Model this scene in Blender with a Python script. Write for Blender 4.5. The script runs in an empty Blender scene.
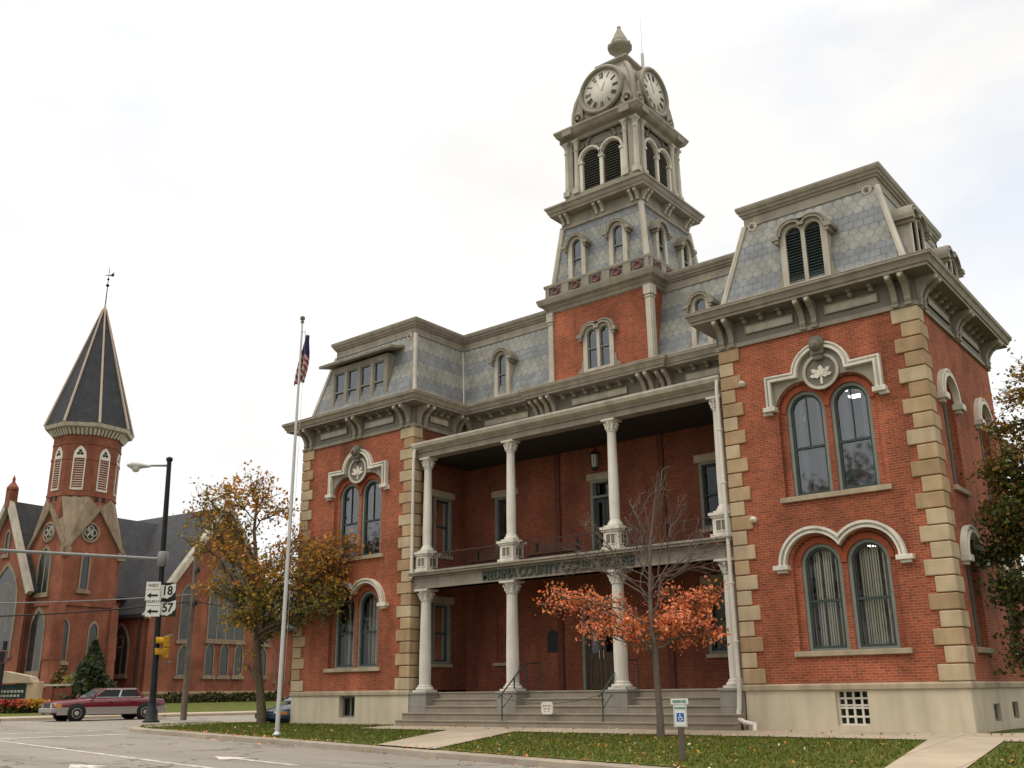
import bpy, bmesh, math, random
from math import sin, cos, pi, sqrt, radians, atan2
from mathutils import Vector, Matrix
from mathutils.geometry import delaunay_2d_cdt
rnd = random.Random(7)
S = bpy.context.scene
COL = S.collection

# ------------------------------------------------------------------ camera
F, CX, CY = 970.5, 516.8, 396.7
YAW, PITCH, ROLL = -.6725, .2961, .0123
CAM = Vector((6.2712, -23.9834, 1.0))
_f = Vector((sin(YAW)*cos(PITCH), cos(YAW)*cos(PITCH), sin(PITCH)))
_r = Vector((cos(YAW), -sin(YAW), 0)); _d = _f.cross(_r)
RX = _r*cos(ROLL) + _d*sin(ROLL); RD = _d*cos(ROLL) - _r*sin(ROLL)
cd = bpy.data.cameras.new('camera'); cam = bpy.data.objects.new('camera', cd); COL.objects.link(cam)
m3 = Matrix((RX, -RD, -_f)).transposed()
cam.matrix_world = Matrix.Translation(CAM) @ m3.to_4x4()
cd.sensor_fit = 'HORIZONTAL'; cd.sensor_width = 36; cd.lens = F/1024*36
cd.shift_x = -(CX-512)/1024; cd.shift_y = (CY-384)/1024
cd.clip_start = .1; cd.clip_end = 3000
S.camera = cam
def ray(x, y): return RX*((x-CX)/F) + RD*((y-CY)/F) + _f
def at(x, y, base):
    """point seen at pixel x,y on the upright plane through base that faces the camera"""
    n = Vector((base[0]-CAM.x, base[1]-CAM.y, 0)).normalized(); d = ray(x, y)
    return CAM + d*((Vector(base)-CAM).dot(n)/d.dot(n))
def onz(x, y, z):
    d = ray(x, y); return CAM + d*((z-CAM.z)/d.z)

# ------------------------------------------------------------------ world, sun
S.view_settings.view_transform = 'Standard'; S.view_settings.look = 'None'
S.view_settings.gamma = 1; S.view_settings.exposure = -.28
W = bpy.data.worlds.new('World'); S.world = W; W.use_nodes = True
nt = W.node_tree; nt.nodes.clear()
wo = nt.nodes.new('ShaderNodeOutputWorld'); bg = nt.nodes.new('ShaderNodeBackground'); bg.inputs[1].default_value = .12
sky = nt.nodes.new('ShaderNodeTexSky'); sky.sky_type = 'NISHITA'; sky.sun_disc = False
SUN_EL, SUN_AZ = radians(54), radians(212)      # azimuth clockwise from +Y
sky.sun_elevation = SUN_EL; sky.sun_rotation = SUN_AZ
tc = nt.nodes.new('ShaderNodeTexCoord'); mp = nt.nodes.new('ShaderNodeMapping'); mp.inputs['Scale'].default_value = (1, 1, 2.2)
nz = nt.nodes.new('ShaderNodeTexNoise'); nz.inputs['Scale'].default_value = 1.7; nz.inputs['Detail'].default_value = 7; nz.inputs['Roughness'].default_value = .55
rp = nt.nodes.new('ShaderNodeValToRGB'); rp.color_ramp.elements[0].position = .33; rp.color_ramp.elements[0].color = (.78, .78, .78, 1)
rp.color_ramp.elements[1].position = .56; rp.color_ramp.elements[1].color = (1, 1, 1, 1)
nz2 = nt.nodes.new('ShaderNodeTexNoise'); nz2.inputs['Scale'].default_value = 3.1; nz2.inputs['Detail'].default_value = 8
rp2 = nt.nodes.new('ShaderNodeValToRGB'); rp2.color_ramp.elements[0].position = .3; rp2.color_ramp.elements[0].color = (10.5, 10.25, 9.85, 1)
rp2.color_ramp.elements[1].position = .7; rp2.color_ramp.elements[1].color = (11.5, 11.4, 11.2, 1)
mx = nt.nodes.new('ShaderNodeMix'); mx.data_type = 'RGBA'
L = nt.links.new
L(tc.outputs['Generated'], mp.inputs[0]); L(mp.outputs[0], nz.inputs[0]); L(mp.outputs[0], nz2.inputs[0])
L(nz.outputs[0], rp.inputs[0]); L(nz2.outputs[0], rp2.inputs[0])
L(rp.outputs[0], mx.inputs['Factor']); sk2 = nt.nodes.new('ShaderNodeVectorMath'); sk2.operation = 'SCALE'; sk2.inputs['Scale'].default_value = 2.0; L(sky.outputs[0], sk2.inputs[0]); L(sk2.outputs[0], mx.inputs['A']); L(rp2.outputs[0], mx.inputs['B'])
sz = nt.nodes.new('ShaderNodeSeparateXYZ'); L(tc.outputs['Generated'], sz.inputs[0])      # an overcast sky is brighter overhead
cbv = nt.nodes.new('ShaderNodeCombineXYZ')
for i_, top in enumerate((3.3, 3.1, 2.75)):
    mr = nt.nodes.new('ShaderNodeMapRange'); mr.inputs['From Min'].default_value = .58; mr.inputs['From Max'].default_value = 1; mr.inputs['To Min'].default_value = 1.0; mr.inputs['To Max'].default_value = top
    L(sz.outputs[2], mr.inputs[0]); L(mr.outputs[0], cbv.inputs[i_])
vm = nt.nodes.new('ShaderNodeVectorMath'); vm.operation = 'MULTIPLY'; L(mx.outputs['Result'], vm.inputs[0]); L(cbv.outputs[0], vm.inputs[1])
# thinner cloud with blue showing through towards the north-north-west, high up
dt = nt.nodes.new('ShaderNodeVectorMath'); dt.operation = 'DOT_PRODUCT'; L(tc.outputs['Generated'], dt.inputs[0]); dt.inputs[1].default_value = tuple(ray(1000, 20).normalized())
m2_ = nt.nodes.new('ShaderNodeMapRange'); m2_.inputs['From Min'].default_value = .90; m2_.inputs['From Max'].default_value = .995; m2_.inputs['To Min'].default_value = 0; m2_.inputs['To Max'].default_value = .34; L(dt.outputs['Value'], m2_.inputs[0])
nm_ = nt.nodes.new('ShaderNodeMath'); nm_.operation = 'MULTIPLY'; L(m2_.outputs[0], nm_.inputs[0]); r3_ = nt.nodes.new('ShaderNodeMapRange'); r3_.inputs['From Min'].default_value = .35; r3_.inputs['From Max'].default_value = .62; L(nz2.outputs[0], r3_.inputs[0]); L(r3_.outputs[0], nm_.inputs[1])
sb = nt.nodes.new('ShaderNodeMath'); sb.operation = 'SUBTRACT'; L(rp.outputs[0], sb.inputs[0]); L(nm_.outputs[0], sb.inputs[1]); L(sb.outputs[0], mx.inputs['Factor'])
L(vm.outputs[0], bg.inputs[0]); L(bg.outputs[0], wo.inputs[0])
sd = bpy.data.lights.new('sun', 'SUN'); sd.energy = 1.0; sd.angle = radians(30); sd.color = (1, .96, .89)
sun = bpy.data.objects.new('sun', sd); COL.objects.link(sun)
sv = Vector((sin(SUN_AZ)*cos(SUN_EL), cos(SUN_AZ)*cos(SUN_EL), sin(SUN_EL)))
sun.rotation_euler = sv.to_track_quat('Z', 'Y').to_euler(); sun.location = (0, -40, 40)

# ------------------------------------------------------------------ materials
def newmat(name):
    m = bpy.data.materials.new(name); m.use_nodes = True; t = m.node_tree
    t.nodes['Principled BSDF'].inputs['Specular IOR Level'].default_value = .2
    return m, t, t.nodes['Principled BSDF']
def N(t, ty, **kw):
    n = t.nodes.new(ty)
    for k, v in kw.items(): setattr(n, k, v)
    return n
def mth(t, op, a, b=None, c=None):
    n = N(t, 'ShaderNodeMath', operation=op)
    for i, v in enumerate((a, b, c)):
        if v is None: continue
        if isinstance(v, (int, float)): n.inputs[i].default_value = v
        else: t.links.new(v, n.inputs[i])
    return n.outputs[0]
def mixc(t, fac, a, b, mode='MIX'):
    n = N(t, 'ShaderNodeMix', data_type='RGBA', blend_type=mode)
    for nm, v in (('Factor', fac), ('A', a), ('B', b)):
        if isinstance(v, (int, float)): n.inputs[nm].default_value = v
        elif isinstance(v, tuple): n.inputs[nm].default_value = (*v, 1)
        else: t.links.new(v, n.inputs[nm])
    return n.outputs['Result']
def noise(t, scale, detail=4, vec=None, rough=.5, stretch=None):
    n = N(t, 'ShaderNodeTexNoise'); n.inputs['Scale'].default_value = scale; n.inputs['Detail'].default_value = detail; n.inputs['Roughness'].default_value = rough
    if vec is None: vec = N(t, 'ShaderNodeTexCoord').outputs['Object']
    if stretch:
        mp = N(t, 'ShaderNodeMapping'); mp.inputs['Scale'].default_value = stretch; t.links.new(vec, mp.inputs[0]); vec = mp.outputs[0]
    t.links.new(vec, n.inputs[0]); return n.outputs[0]
def ramp(t, v, *stops):
    n = N(t, 'ShaderNodeValToRGB'); e = n.color_ramp.elements
    while len(e) < len(stops): e.new(.5)
    for el, (p, c) in zip(e, stops):
        el.position = p; el.color = (c, c, c, 1) if isinstance(c, (int, float)) else (*c, 1)
    t.links.new(v, n.inputs[0]); return n.outputs[0]
def bump(t, bs, h, strength, dist=.02):
    b = N(t, 'ShaderNodeBump'); b.inputs['Strength'].default_value = strength; b.inputs['Distance'].default_value = dist
    t.links.new(h, b.inputs['Height']); t.links.new(b.outputs[0], bs.inputs['Normal'])
def uz(t):
    """wall coordinates: metres along the wall, height"""
    c = N(t, 'ShaderNodeTexCoord'); s = N(t, 'ShaderNodeSeparateXYZ'); t.links.new(c.outputs['Object'], s.inputs[0])
    n = N(t, 'ShaderNodeSeparateXYZ'); t.links.new(c.outputs['Normal'], n.inputs[0])
    sel = mth(t, 'GREATER_THAN', mth(t, 'ABSOLUTE', n.outputs[0]), mth(t, 'ABSOLUTE', n.outputs[1]))
    u = mth(t, 'ADD', mth(t, 'MULTIPLY', s.outputs[0], mth(t, 'SUBTRACT', 1, sel)), mth(t, 'MULTIPLY', s.outputs[1], sel))
    return u, s.outputs[2]
def brick_mat(name, c1, c2, mortar, w=.195, h=.065, mw=.010, dirt=.35):
    m, t, b = newmat(name); u, z = uz(t)
    cb = N(t, 'ShaderNodeCombineXYZ'); t.links.new(u, cb.inputs[0]); t.links.new(z, cb.inputs[1])
    br = N(t, 'ShaderNodeTexBrick'); br.offset = .5
    for k, v in (('Color1', c1), ('Color2', c2), ('Mortar', mortar)): br.inputs[k].default_value = (*v, 1)
    br.inputs['Scale'].default_value = 1; br.inputs['Mortar Size'].default_value = mw; br.inputs['Mortar Smooth'].default_value = .3
    br.inputs['Brick Width'].default_value = w; br.inputs['Row Height'].default_value = h; br.inputs['Bias'].default_value = -.1
    t.links.new(cb.outputs[0], br.inputs['Vector'])
    n1 = ramp(t, noise(t, .55, 6, rough=.6), (.3, 1-dirt), (.68, 1.1))
    n2 = ramp(t, noise(t, 1.3, 5, stretch=(1, 1, .22)), (.3, 1-dirt*.6), (.6, 1.05))
    n3 = ramp(t, noise(t, 9, 2), (.3, .82), (.7, 1.14))
    c = mixc(t, 1.0, br.outputs['Color'], n1, 'MULTIPLY'); c = mixc(t, 1.0, c, n2, 'MULTIPLY'); c = mixc(t, .8, c, n3, 'MULTIPLY')
    dr = ramp(t, noise(t, 1.1, 6, stretch=(1.6, 1.6, .13), rough=.65), (.54, 0.0), (.70, .42)); c = mixc(t, dr, c, (.085, .04, .028))
    # pale patches where the joints were repointed or salts bloomed
    pa = ramp(t, noise(t, .8, 7, rough=.7), (.64, 0.0), (.8, .25))
    c = mixc(t, pa, c, (.44, .21, .12))
    t.links.new(c, b.inputs['Base Color']); b.inputs['Roughness'].default_value = .88
    bump(t, b, mth(t, 'SUBTRACT', 1, br.outputs['Fac']), .3, .01)
    return m
def plain_mat(name, col, rough=.6, var=.16, scale=2.0, dirt=None, metal=0, bmp=0.0, streak=.0):
    m, t, b = newmat(name)
    n1 = ramp(t, noise(t, scale, 6, rough=.6), (.3, 1-var), (.7, 1+var*.5))
    c = mixc(t, 1.0, tuple(col), n1, 'MULTIPLY')
    if streak:
        s = ramp(t, noise(t, 3.0, 5, stretch=(1, 1, .12)), (.35, 1-streak), (.6, 1.0)); c = mixc(t, 1.0, c, s, 'MULTIPLY')
    if dirt: c = mixc(t, ramp(t, noise(t, scale*2.7, 6, rough=.65), (.52, 0.0), (.78, .5)), c, dirt)
    t.links.new(c, b.inputs['Base Color']); b.inputs['Roughness'].default_value = rough; b.inputs['Specular IOR Level'].default_value = .5 if rough < .45 else .2; b.inputs['Metallic'].default_value = metal
    if bmp: bump(t, b, noise(t, scale*14, 4), bmp, .01)
    return m
def slate_mat(name, per, ph, w=.34, h=.27, blot=.4, dark=(.195, .204, .216), light=(.258, .256, .23), share=.5):
    m, t, b = newmat(name); u, z = uz(t)
    k = mth(t, 'ROUND', mth(t, 'DIVIDE', z, h)); sg = mth(t, 'SUBTRACT', 1, mth(t, 'MULTIPLY', 2, mth(t, 'FLOORED_MODULO', k, 2)))
    hx = mth(t, 'MULTIPLY', mth(t, 'COSINE', mth(t, 'MULTIPLY', u, 2*pi/w)), mth(t, 'MULTIPLY', sg, h*.2))
    bandv = mth(t, 'FRACT', mth(t, 'DIVIDE', mth(t, 'ADD', mth(t, 'ADD', z, hx), -ph), per))
    lite = mth(t, 'GREATER_THAN', bandv, share)
    zz = mth(t, 'ADD', z, mth(t, 'MULTIPLY', hx, lite))
    cb = N(t, 'ShaderNodeCombineXYZ'); t.links.new(u, cb.inputs[0]); t.links.new(zz, cb.inputs[1])
    br = N(t, 'ShaderNodeTexBrick'); br.offset = .5
    for kk, v in (('Color1', (.88,)*3), ('Color2', (1.09,)*3), ('Mortar', (.66,)*3)): br.inputs[kk].default_value = (*v, 1)
    br.inputs['Scale'].default_value = 1; br.inputs['Mortar Size'].default_value = .014; br.inputs['Mortar Smooth'].default_value = .6
    br.inputs['Brick Width'].default_value = w; br.inputs['Row Height'].default_value = h
    t.links.new(cb.outputs[0], br.inputs['Vector'])
    c = mixc(t, lite, dark, light)
    c = mixc(t, 1.0, c, br.outputs['Color'], 'MULTIPLY')
    c = mixc(t, 1.0, c, ramp(t, noise(t, 1.1, 6, rough=.65), (.3, .68), (.7, 1.2)), 'MULTIPLY')
    c = mixc(t, ramp(t, noise(t, .9, 7, stretch=(1, 1, .3), rough=.7), (.52, 0.0), (.72, .4)), c, (.13, .14, .15)) if blot > .1 else c
    c = mixc(t, ramp(t, noise(t, 2.6, 6, stretch=(1, 1, .25), rough=.6), (.55, 0.0), (.75, blot)), c, (.36, .37, .36))
    t.links.new(c, b.inputs['Base Color']); b.inputs['Roughness'].default_value = .62
    bump(t, b, mth(t, 'SUBTRACT', 1, br.outputs['Fac']), .5, .015)
    return m
def glass_mat(name, tint=(.55, .6, .62), ior=1.75):
    m, t, b = newmat(name); t.nodes.remove(b)
    tr = N(t, 'ShaderNodeBsdfTransparent'); tr.inputs[0].default_value = (*tint, 1)
    gl = N(t, 'ShaderNodeBsdfGlossy'); gl.inputs['Roughness'].default_value = .03; gl.inputs[0].default_value = (.92, .95, 1, 1)
    fr = N(t, 'ShaderNodeFresnel'); fr.inputs[0].default_value = ior
    mxs = N(t, 'ShaderNodeMixShader'); t.links.new(fr.outputs[0], mxs.inputs[0]); t.links.new(tr.outputs[0], mxs.inputs[1]); t.links.new(gl.outputs[0], mxs.inputs[2])
    t.links.new(mxs.outputs[0], t.nodes['Material Output'].inputs[0]); return m
def emit_mat(name, col, st):
    m, t, b = newmat(name); b.inputs['Base Color'].default_value = (*col, 1); b.inputs['Emission Color'].default_value = (*col, 1); b.inputs['Emission Strength'].default_value = st; return m
def leaf_mat(name, col, var=.35):
    m, t, b = newmat(name)
    c = mixc(t, 1.0, tuple(col), ramp(t, noise(t, 3.5, 3), (.3, 1-var), (.7, 1+var)), 'MULTIPLY')
    t.links.new(c, b.inputs['Base Color']); b.inputs['Roughness'].default_value = .6
    tl = N(t, 'ShaderNodeBsdfTranslucent'); t.links.new(c, tl.inputs[0])
    ms = N(t, 'ShaderNodeMixShader'); ms.inputs[0].default_value = .3
    t.links.new(b.outputs[0], ms.inputs[1]); t.links.new(tl.outputs[0], ms.inputs[2]); t.links.new(ms.outputs[0], t.nodes['Material Output'].inputs[0])
    return m
MT = dict(
 brick=brick_mat('red_brick', (.405, .094, .045), (.245, .060, .034), (.36, .18, .105), dirt=.45),
 brick_porch_shaded=brick_mat('shaded_porch_brick', (.265, .066, .033), (.17, .044, .025), (.25, .12, .075), dirt=.42),  # the same red brick, its colour darkened for the shade inside the porch
 brick_church=brick_mat('church_brick', (.30, .082, .046), (.205, .06, .037), (.27, .14, .09), dirt=.42),
 stone=plain_mat('tan_sandstone', (.42, .30, .175), .85, .22, 1.6, bmp=.3, streak=.18),
 stone2=plain_mat('pale_sandstone', (.46, .36, .235), .85, .2, 1.6, bmp=.3, streak=.18),
 stone3=plain_mat('brown_sandstone', (.36, .245, .14), .85, .25, 1.6, bmp=.3, streak=.2),
 sill=plain_mat('sill_stone', (.38, .31, .215), .85, .22, 2.2, bmp=.2, streak=.2),
 cream=plain_mat('cream_painted_stone', (.53, .46, .34), .75, .14, .7, streak=.16, bmp=.1),
 trim=plain_mat('taupe_paint', (.272, .24, .19), .55, .14, 1.3, streak=.24, dirt=(.17, .14, .10), bmp=.12),
 trim_light=plain_mat('pale_taupe_paint', (.47, .43, .355), .5, .13, 1.3, streak=.24, dirt=(.25, .20, .145), bmp=.12),
 trim_dark=plain_mat('dark_taupe_paint_and_shade', (.155, .14, .112), .55, .15, 1.3),
 white=plain_mat('off_white_paint', (.63, .59, .51), .5, .1, 2, streak=.2, dirt=(.36, .31, .24), bmp=.1),
 greypaint=plain_mat('grey_paint', (.25, .235, .205), .65, .12, 2, streak=.15),
 maroon=plain_mat('dull_maroon_paint', (.14, .065, .062), .6, .2, 2),
 plum=plain_mat('plum_brown_paint', (.155, .115, .10), .6, .2, 2),
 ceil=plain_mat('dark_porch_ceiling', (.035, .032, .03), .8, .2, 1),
 slate=slate_mat('banded_slate', 1.16, 11.75, w=.28, h=.22), slate_t=slate_mat('tower_slate', 1.1, 15.05, w=.24, h=.19),
 slate_dk=slate_mat('dark_slate', 900, 0, blot=.05, w=.4, h=.22, dark=(.042, .044, .05), share=2),
 slate_spire=slate_mat('spire_slate', 900, 0, blot=.03, w=.35, h=.2, dark=(.026, .03, .034), share=2),
 metalroof=plain_mat('grey_roof_sheet', (.22, .22, .21), .6, .15, .5),
 leaded=plain_mat('dark_leaded_glass', (.028, .032, .034), .18, .3, 2), leaded_pale=plain_mat('pale_leaded_glass', (.045, .05, .054), .22, .5, 1.2),
 glass=glass_mat('window_glass', (.88, .9, .9), 1.42), glass_sky=glass_mat('bright_window_glass', (.8, .85, .87), 2.15),
 glass_ch=glass_mat('leaded_glass', (.3, .33, .34), 1.6),
 green=plain_mat('dark_green_sash', (.045, .06, .055), .5, .15, 3),
 sash_grey=plain_mat('grey_green_casing', (.19, .195, .17), .55, .15, 3),
 louvre=plain_mat('louvre_green_black', (.022, .03, .027), .55, .2, 3),
 louvre_lt=plain_mat('worn_louvre_edge', (.13, .125, .11), .6, .3, 4),
 dark=plain_mat('dark_interior', (.03, .03, .03), .9, .2, 1), room=plain_mat('room_plaster', (.30, .29, .26), .9, .2, 1),
 blind=plain_mat('ivory_blind', (.78, .72, .56), .7, .1, 3), curtain=plain_mat('grey_net_curtain', (.36, .37, .37), .9, .25, 3, streak=.4),
 conc=plain_mat('step_stone', (.25, .215, .165), .9, .22, 1.5, bmp=.2), walk=plain_mat('concrete_walk', (.36, .30, .23), .9, .16, .8, bmp=.15),
 kerb=plain_mat('kerb_concrete', (.30, .255, .205), .9, .25, 1.2, bmp=.2),
 iron=plain_mat('black_iron', (.02, .02, .02), .5, .2, 4), rail=plain_mat('weathered_rail', (.06, .07, .06), .55, .3, 5),
 wood=plain_mat('weathered_wood', (.16, .13, .095), .85, .3, 3, streak=.4), doorwood=plain_mat('brown_door_wood', (.10, .07, .048), .55, .25, 2, streak=.3),
 bench=plain_mat('brown_bench_wood', (.10, .05, .03), .6, .25, 3),
 lamp=emit_mat('ceiling_light_diffuser', (1, .95, .8), 7.0),
 chrome=plain_mat('brushed_metal', (.55, .55, .55), .35, .1, 4, metal=.9), galv=plain_mat('galvanised_steel', (.20, .205, .20), .5, .15, 3, metal=.3),
 alu=plain_mat('pale_aluminium', (.46, .46, .45), .4, .08, 2, metal=.2),
 yellow=plain_mat('signal_yellow', (.62, .30, .02), .5, .15, 5), black=plain_mat('black_paint', (.014, .015, .016), .5, .2, 4),
 signwhite=plain_mat('sign_white', (.62, .62, .58), .5, .06, 4), signblue=plain_mat('sign_blue', (.02, .10, .38), .5, .05, 4),
 signgreen=plain_mat('sign_green', (.04, .20, .13), .5, .05, 4), ylwguard=plain_mat('yellow_guard', (.75, .42, .04), .5, .1, 4),
 bark=plain_mat('grey_bark', (.12, .10, .08), .95, .35, 6, bmp=.6, streak=.3), bark2=plain_mat('brown_bark', (.075, .058, .042), .95, .35, 6, bmp=.6, streak=.3),
 bark3=plain_mat('olive_brown_bark', (.125, .095, .06), .95, .35, 6, bmp=.6, streak=.3), church_stone=plain_mat('brownish_church_stone', (.27, .205, .145), .85, .25, 1.5, streak=.25), colwhite=plain_mat('column_white_paint', (.62, .585, .515), .5, .1, 2, streak=.22, bmp=.1), railpaint=plain_mat('dark_red_brown_iron', (.055, .026, .02), .5, .2, 4), rib=plain_mat('spire_rib_paint', (.40, .31, .25), .6, .1, 2), archbrick=plain_mat('arch_brick', (.30, .075, .037), .9, .25, 7),
 twig=plain_mat('pale_twig', (.135, .108, .088), .9, .3, 5),
)

# ------------------------------------------------------------------ mesh helpers
class Fr:
    """a wall frame: u along the wall, z up, d outward"""
    def __init__(s, o, u, n): s.o, s.u, s.n = Vector(o), Vector(u), Vector(n)
    def __call__(s, u, z, d=0): return s.o + s.u*u + s.n*d + Vector((0, 0, z))
def front(y): return Fr((0, y, 0), (1, 0, 0), (0, -1, 0))
def east(x): return Fr((x, 0, 0), (0, 1, 0), (1, 0, 0))
def west(x): return Fr((x, 0, 0), (0, 1, 0), (-1, 0, 0))
class MB:
    def __init__(s): s.v = []; s.f = []; s.m = []; s.sm = []
    def add(s, vs, fs, mat=0, smooth=False):
        k = len(s.v); s.v += [tuple(v) for v in vs]
        for f in fs: s.f.append([i+k for i in f]); s.m.append(mat); s.sm.append(smooth)
    def hexa(s, p, mat=0):   # p: 4 bottom, 4 top
        s.add(p, [(0, 3, 2, 1), (4, 5, 6, 7), (0, 1, 5, 4), (1, 2, 6, 5), (2, 3, 7, 6), (3, 0, 4, 7)], mat)
    def box(s, x0, x1, y0, y1, z0, z1, mat=0):
        s.hexa([(x0, y0, z0), (x1, y0, z0), (x1, y1, z0), (x0, y1, z0), (x0, y0, z1), (x1, y0, z1), (x1, y1, z1), (x0, y1, z1)], mat)
    def fbox(s, f, u0, u1, z0, z1, d0, d1, mat=0):
        s.hexa([f(u0, z0, d0), f(u1, z0, d0), f(u1, z0, d1), f(u0, z0, d1), f(u0, z1, d0), f(u1, z1, d0), f(u1, z1, d1), f(u0, z1, d1)], mat)
    def panel(s, f, outer, holes=(), d0=0, d1=.1, mat=0, back=False, hole_d0=None):
        """polygon with holes at depth d1, edges running back to d0"""
        loops = [list(outer)] + [list(h) for h in holes]
        flat = [Vector((p[0], p[1])) for l in loops for p in l]; fl = []; k = 0
        for l in loops: fl += [(k+i, k+(i+1) % len(l)) for i in range(len(l))]; k += len(l)
        flat, _, tri = delaunay_2d_cdt(flat, fl, [], 0, 1e-6)[:3]
        def inside(x, y, l):
            c = False
            for i in range(len(l)):
                (x0, y0), (x1, y1) = l[i-1][:2], l[i][:2]
                if (y0 > y) != (y1 > y) and x < (x1-x0)*(y-y0)/(y1-y0)+x0: c = not c
            return c
        def keep(q):
            x, y = sum(flat[i].x for i in q)/len(q), sum(flat[i].y for i in q)/len(q)
            return inside(x, y, loops[0]) and not any(inside(x, y, h) for h in loops[1:])
        tri = [q for q in tri if keep(q)]
        s.add([f(p[0], p[1], d1) for p in flat], [tuple(t) for t in tri], mat)
        if back: s.add([f(p[0], p[1], d0) for p in flat], [tuple(t) for t in tri], mat)
        for j, l in enumerate(loops):
            n = len(l); dd = d0 if j == 0 or hole_d0 is None else hole_d0
            s.add([f(p[0], p[1], d1) for p in l] + [f(p[0], p[1], dd) for p in l], [(i, (i+1) % n, n+(i+1) % n, n+i) for i in range(n)], mat)
    def band(s, f, path, a, b, d0, d1, mat=0, closed=False):
        """ribbon between offsets a and b of a path in the wall plane, with depth"""
        n = len(path); P = [Vector(p) for p in path]; A = []; B = []
        for i in range(n):
            e = []
            if closed or i > 0: e.append((P[i]-P[i-1]).normalized())
            if closed or i < n-1: e.append((P[(i+1) % n]-P[i]).normalized())
            ns = [Vector((-q.y, q.x)) for q in e]
            if len(ns) == 2:
                mm = ns[0]+ns[1]; mm = mm/max(mm.length_squared, .6)*2 if mm.length > .1 else ns[0]
            else: mm = ns[0]
            A.append(P[i]+mm*a); B.append(P[i]+mm*b)
        k = n if closed else n-1
        vs = [f(p.x, p.y, d) for d in (d0, d1) for q in (A, B) for p in q]
        fs = []
        for i in range(k):
            j = (i+1) % n
            fs += [(2*n+i, 2*n+j, 3*n+j, 3*n+i), (i, 2*n+i, 2*n+j, j), (n+i, n+j, 3*n+j, 3*n+i), (i, j, n+j, n+i)]
        if not closed: fs += [(0, n, 3*n, 2*n), (n-1, 2*n-1, 4*n-1, 3*n-1)]
        s.add(vs, fs, mat)
    def sweep(s, path, prof, mat=0, closed=False, cap=True):
        """profile (out, z) along a plan path, outward = right of travel"""
        n = len(path); P = [Vector(p) for p in path]; k = len(prof); vs = []
        for i in range(n):
            e = []
            if closed or i > 0: e.append((P[i]-P[i-1]).normalized())
            if closed or i < n-1: e.append((P[(i+1) % n]-P[i]).normalized())
            ns = [Vector((q.y, -q.x)) for q in e]
            if len(ns) == 2: mm = ns[0]+ns[1]; mm = mm/mm.length_squared*2
            else: mm = ns[0]
            for o, z in prof: vs.append((P[i].x+mm.x*o, P[i].y+mm.y*o, z))
        fs = []
        for i in range(n if closed else n-1):
            j = (i+1) % n
            for q in range(k-1): fs.append((i*k+q, j*k+q, j*k+q+1, i*k+q+1))
        s.add(vs, fs, mat)
        if cap and not closed: s.add(vs[:k]+vs[-k:], [tuple(range(k)), tuple(range(k, 2*k))], mat)
    def lathe(s, c, prof, seg=24, mat=0, flute=0, axis=None, smooth=True):
        """axis None: vertical. else a Fr: revolve about the frame's outward axis (c=(u,z))"""
        vs = []; k = len(prof)
        for i in range(seg):
            a = 2*pi*i/seg; q = 1 - (flute if i % 2 else 0)
            for r, z in prof:
                if axis is None: vs.append((c[0]+r*q*cos(a), c[1]+r*q*sin(a), c[2]+z))
                else: vs.append(axis(c[0]+r*cos(a), c[1]+r*sin(a), z))
        fs = [(i*k+q, ((i+1) % seg)*k+q, ((i+1) % seg)*k+q+1, i*k+q+1) for i in range(seg) for q in range(k-1)]
        s.add(vs, fs, mat, smooth)
        for q in (0, k-1):
            if prof[q][0] > 1e-4: s.add([vs[i*k+q] for i in range(seg)], [tuple(range(seg))], mat)
    def tube(s, pts, rad, seg=8, mat=0, smooth=True):
        P = [Vector(p) for p in pts]; n = len(P)
        if isinstance(rad, (int, float)): rad = [rad]*n
        t0 = (P[1]-P[0]).normalized(); ref = Vector((0, 0, 1)) if abs(t0.z) < .9 else Vector((1, 0, 0))
        X = t0.cross(ref).normalized(); vs = []
        for i in range(n):
            t = ((P[min(i+1, n-1)]-P[i]).normalized() + (P[i]-P[max(i-1, 0)]).normalized())
            if t.length < 1e-6: t = t0
            t.normalize(); X = (X - t*X.dot(t)).normalized(); Y = t.cross(X)
            for j in range(seg): a = 2*pi*j/seg; vs.append(P[i]+X*(rad[i]*cos(a))+Y*(rad[i]*sin(a)))
        fs = [(i*seg+j, i*seg+(j+1) % seg, (i+1)*seg+(j+1) % seg, (i+1)*seg+j) for i in range(n-1) for j in range(seg)]
        s.add(vs, fs, mat, smooth)
        s.add(vs[:seg]+vs[-seg:], [tuple(range(seg)), tuple(range(seg, 2*seg))], mat)
    def build(s, name, mats, parent=None, bevel=0, recalc=True):
        me = bpy.data.meshes.new(name)
        off = Vector((0, 0, 0))
        q = parent
        while q is not None: off += q.location; q = q.parent
        me.from_pydata([(v[0]-off.x, v[1]-off.y, v[2]-off.z) for v in s.v], [], s.f)
        if not isinstance(mats, (list, tuple)): mats = [mats]
        for m in mats: me.materials.append(MT[m] if isinstance(m, str) else m)
        me.polygons.foreach_set('material_index', s.m); me.polygons.foreach_set('use_smooth', s.sm)
        if recalc:
            bm = bmesh.new(); bm.from_mesh(me); bmesh.ops.recalc_face_normals(bm, faces=bm.faces); bm.to_mesh(me); bm.free()
        o = bpy.data.objects.new(name, me); COL.objects.link(o)
        if parent is not None: o.parent = parent
        if bevel:
            b = o.modifiers.new('soft_edges', 'BEVEL'); b.width = bevel; b.segments = 2; b.limit_method = 'ANGLE'; b.angle_limit = radians(40)
        return o
def tag(o, label=None, cat=None, group=None, kind=None):
    for k, v in (('label', label), ('category', cat), ('group', group), ('kind', kind)):
        if v: o[k] = v
    return o
def empty(name, loc, label, cat, group=None):
    o = bpy.data.objects.new(name, None); COL.objects.link(o); o.location = loc; o.empty_display_size = .3
    return tag(o, label, cat, group)
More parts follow.
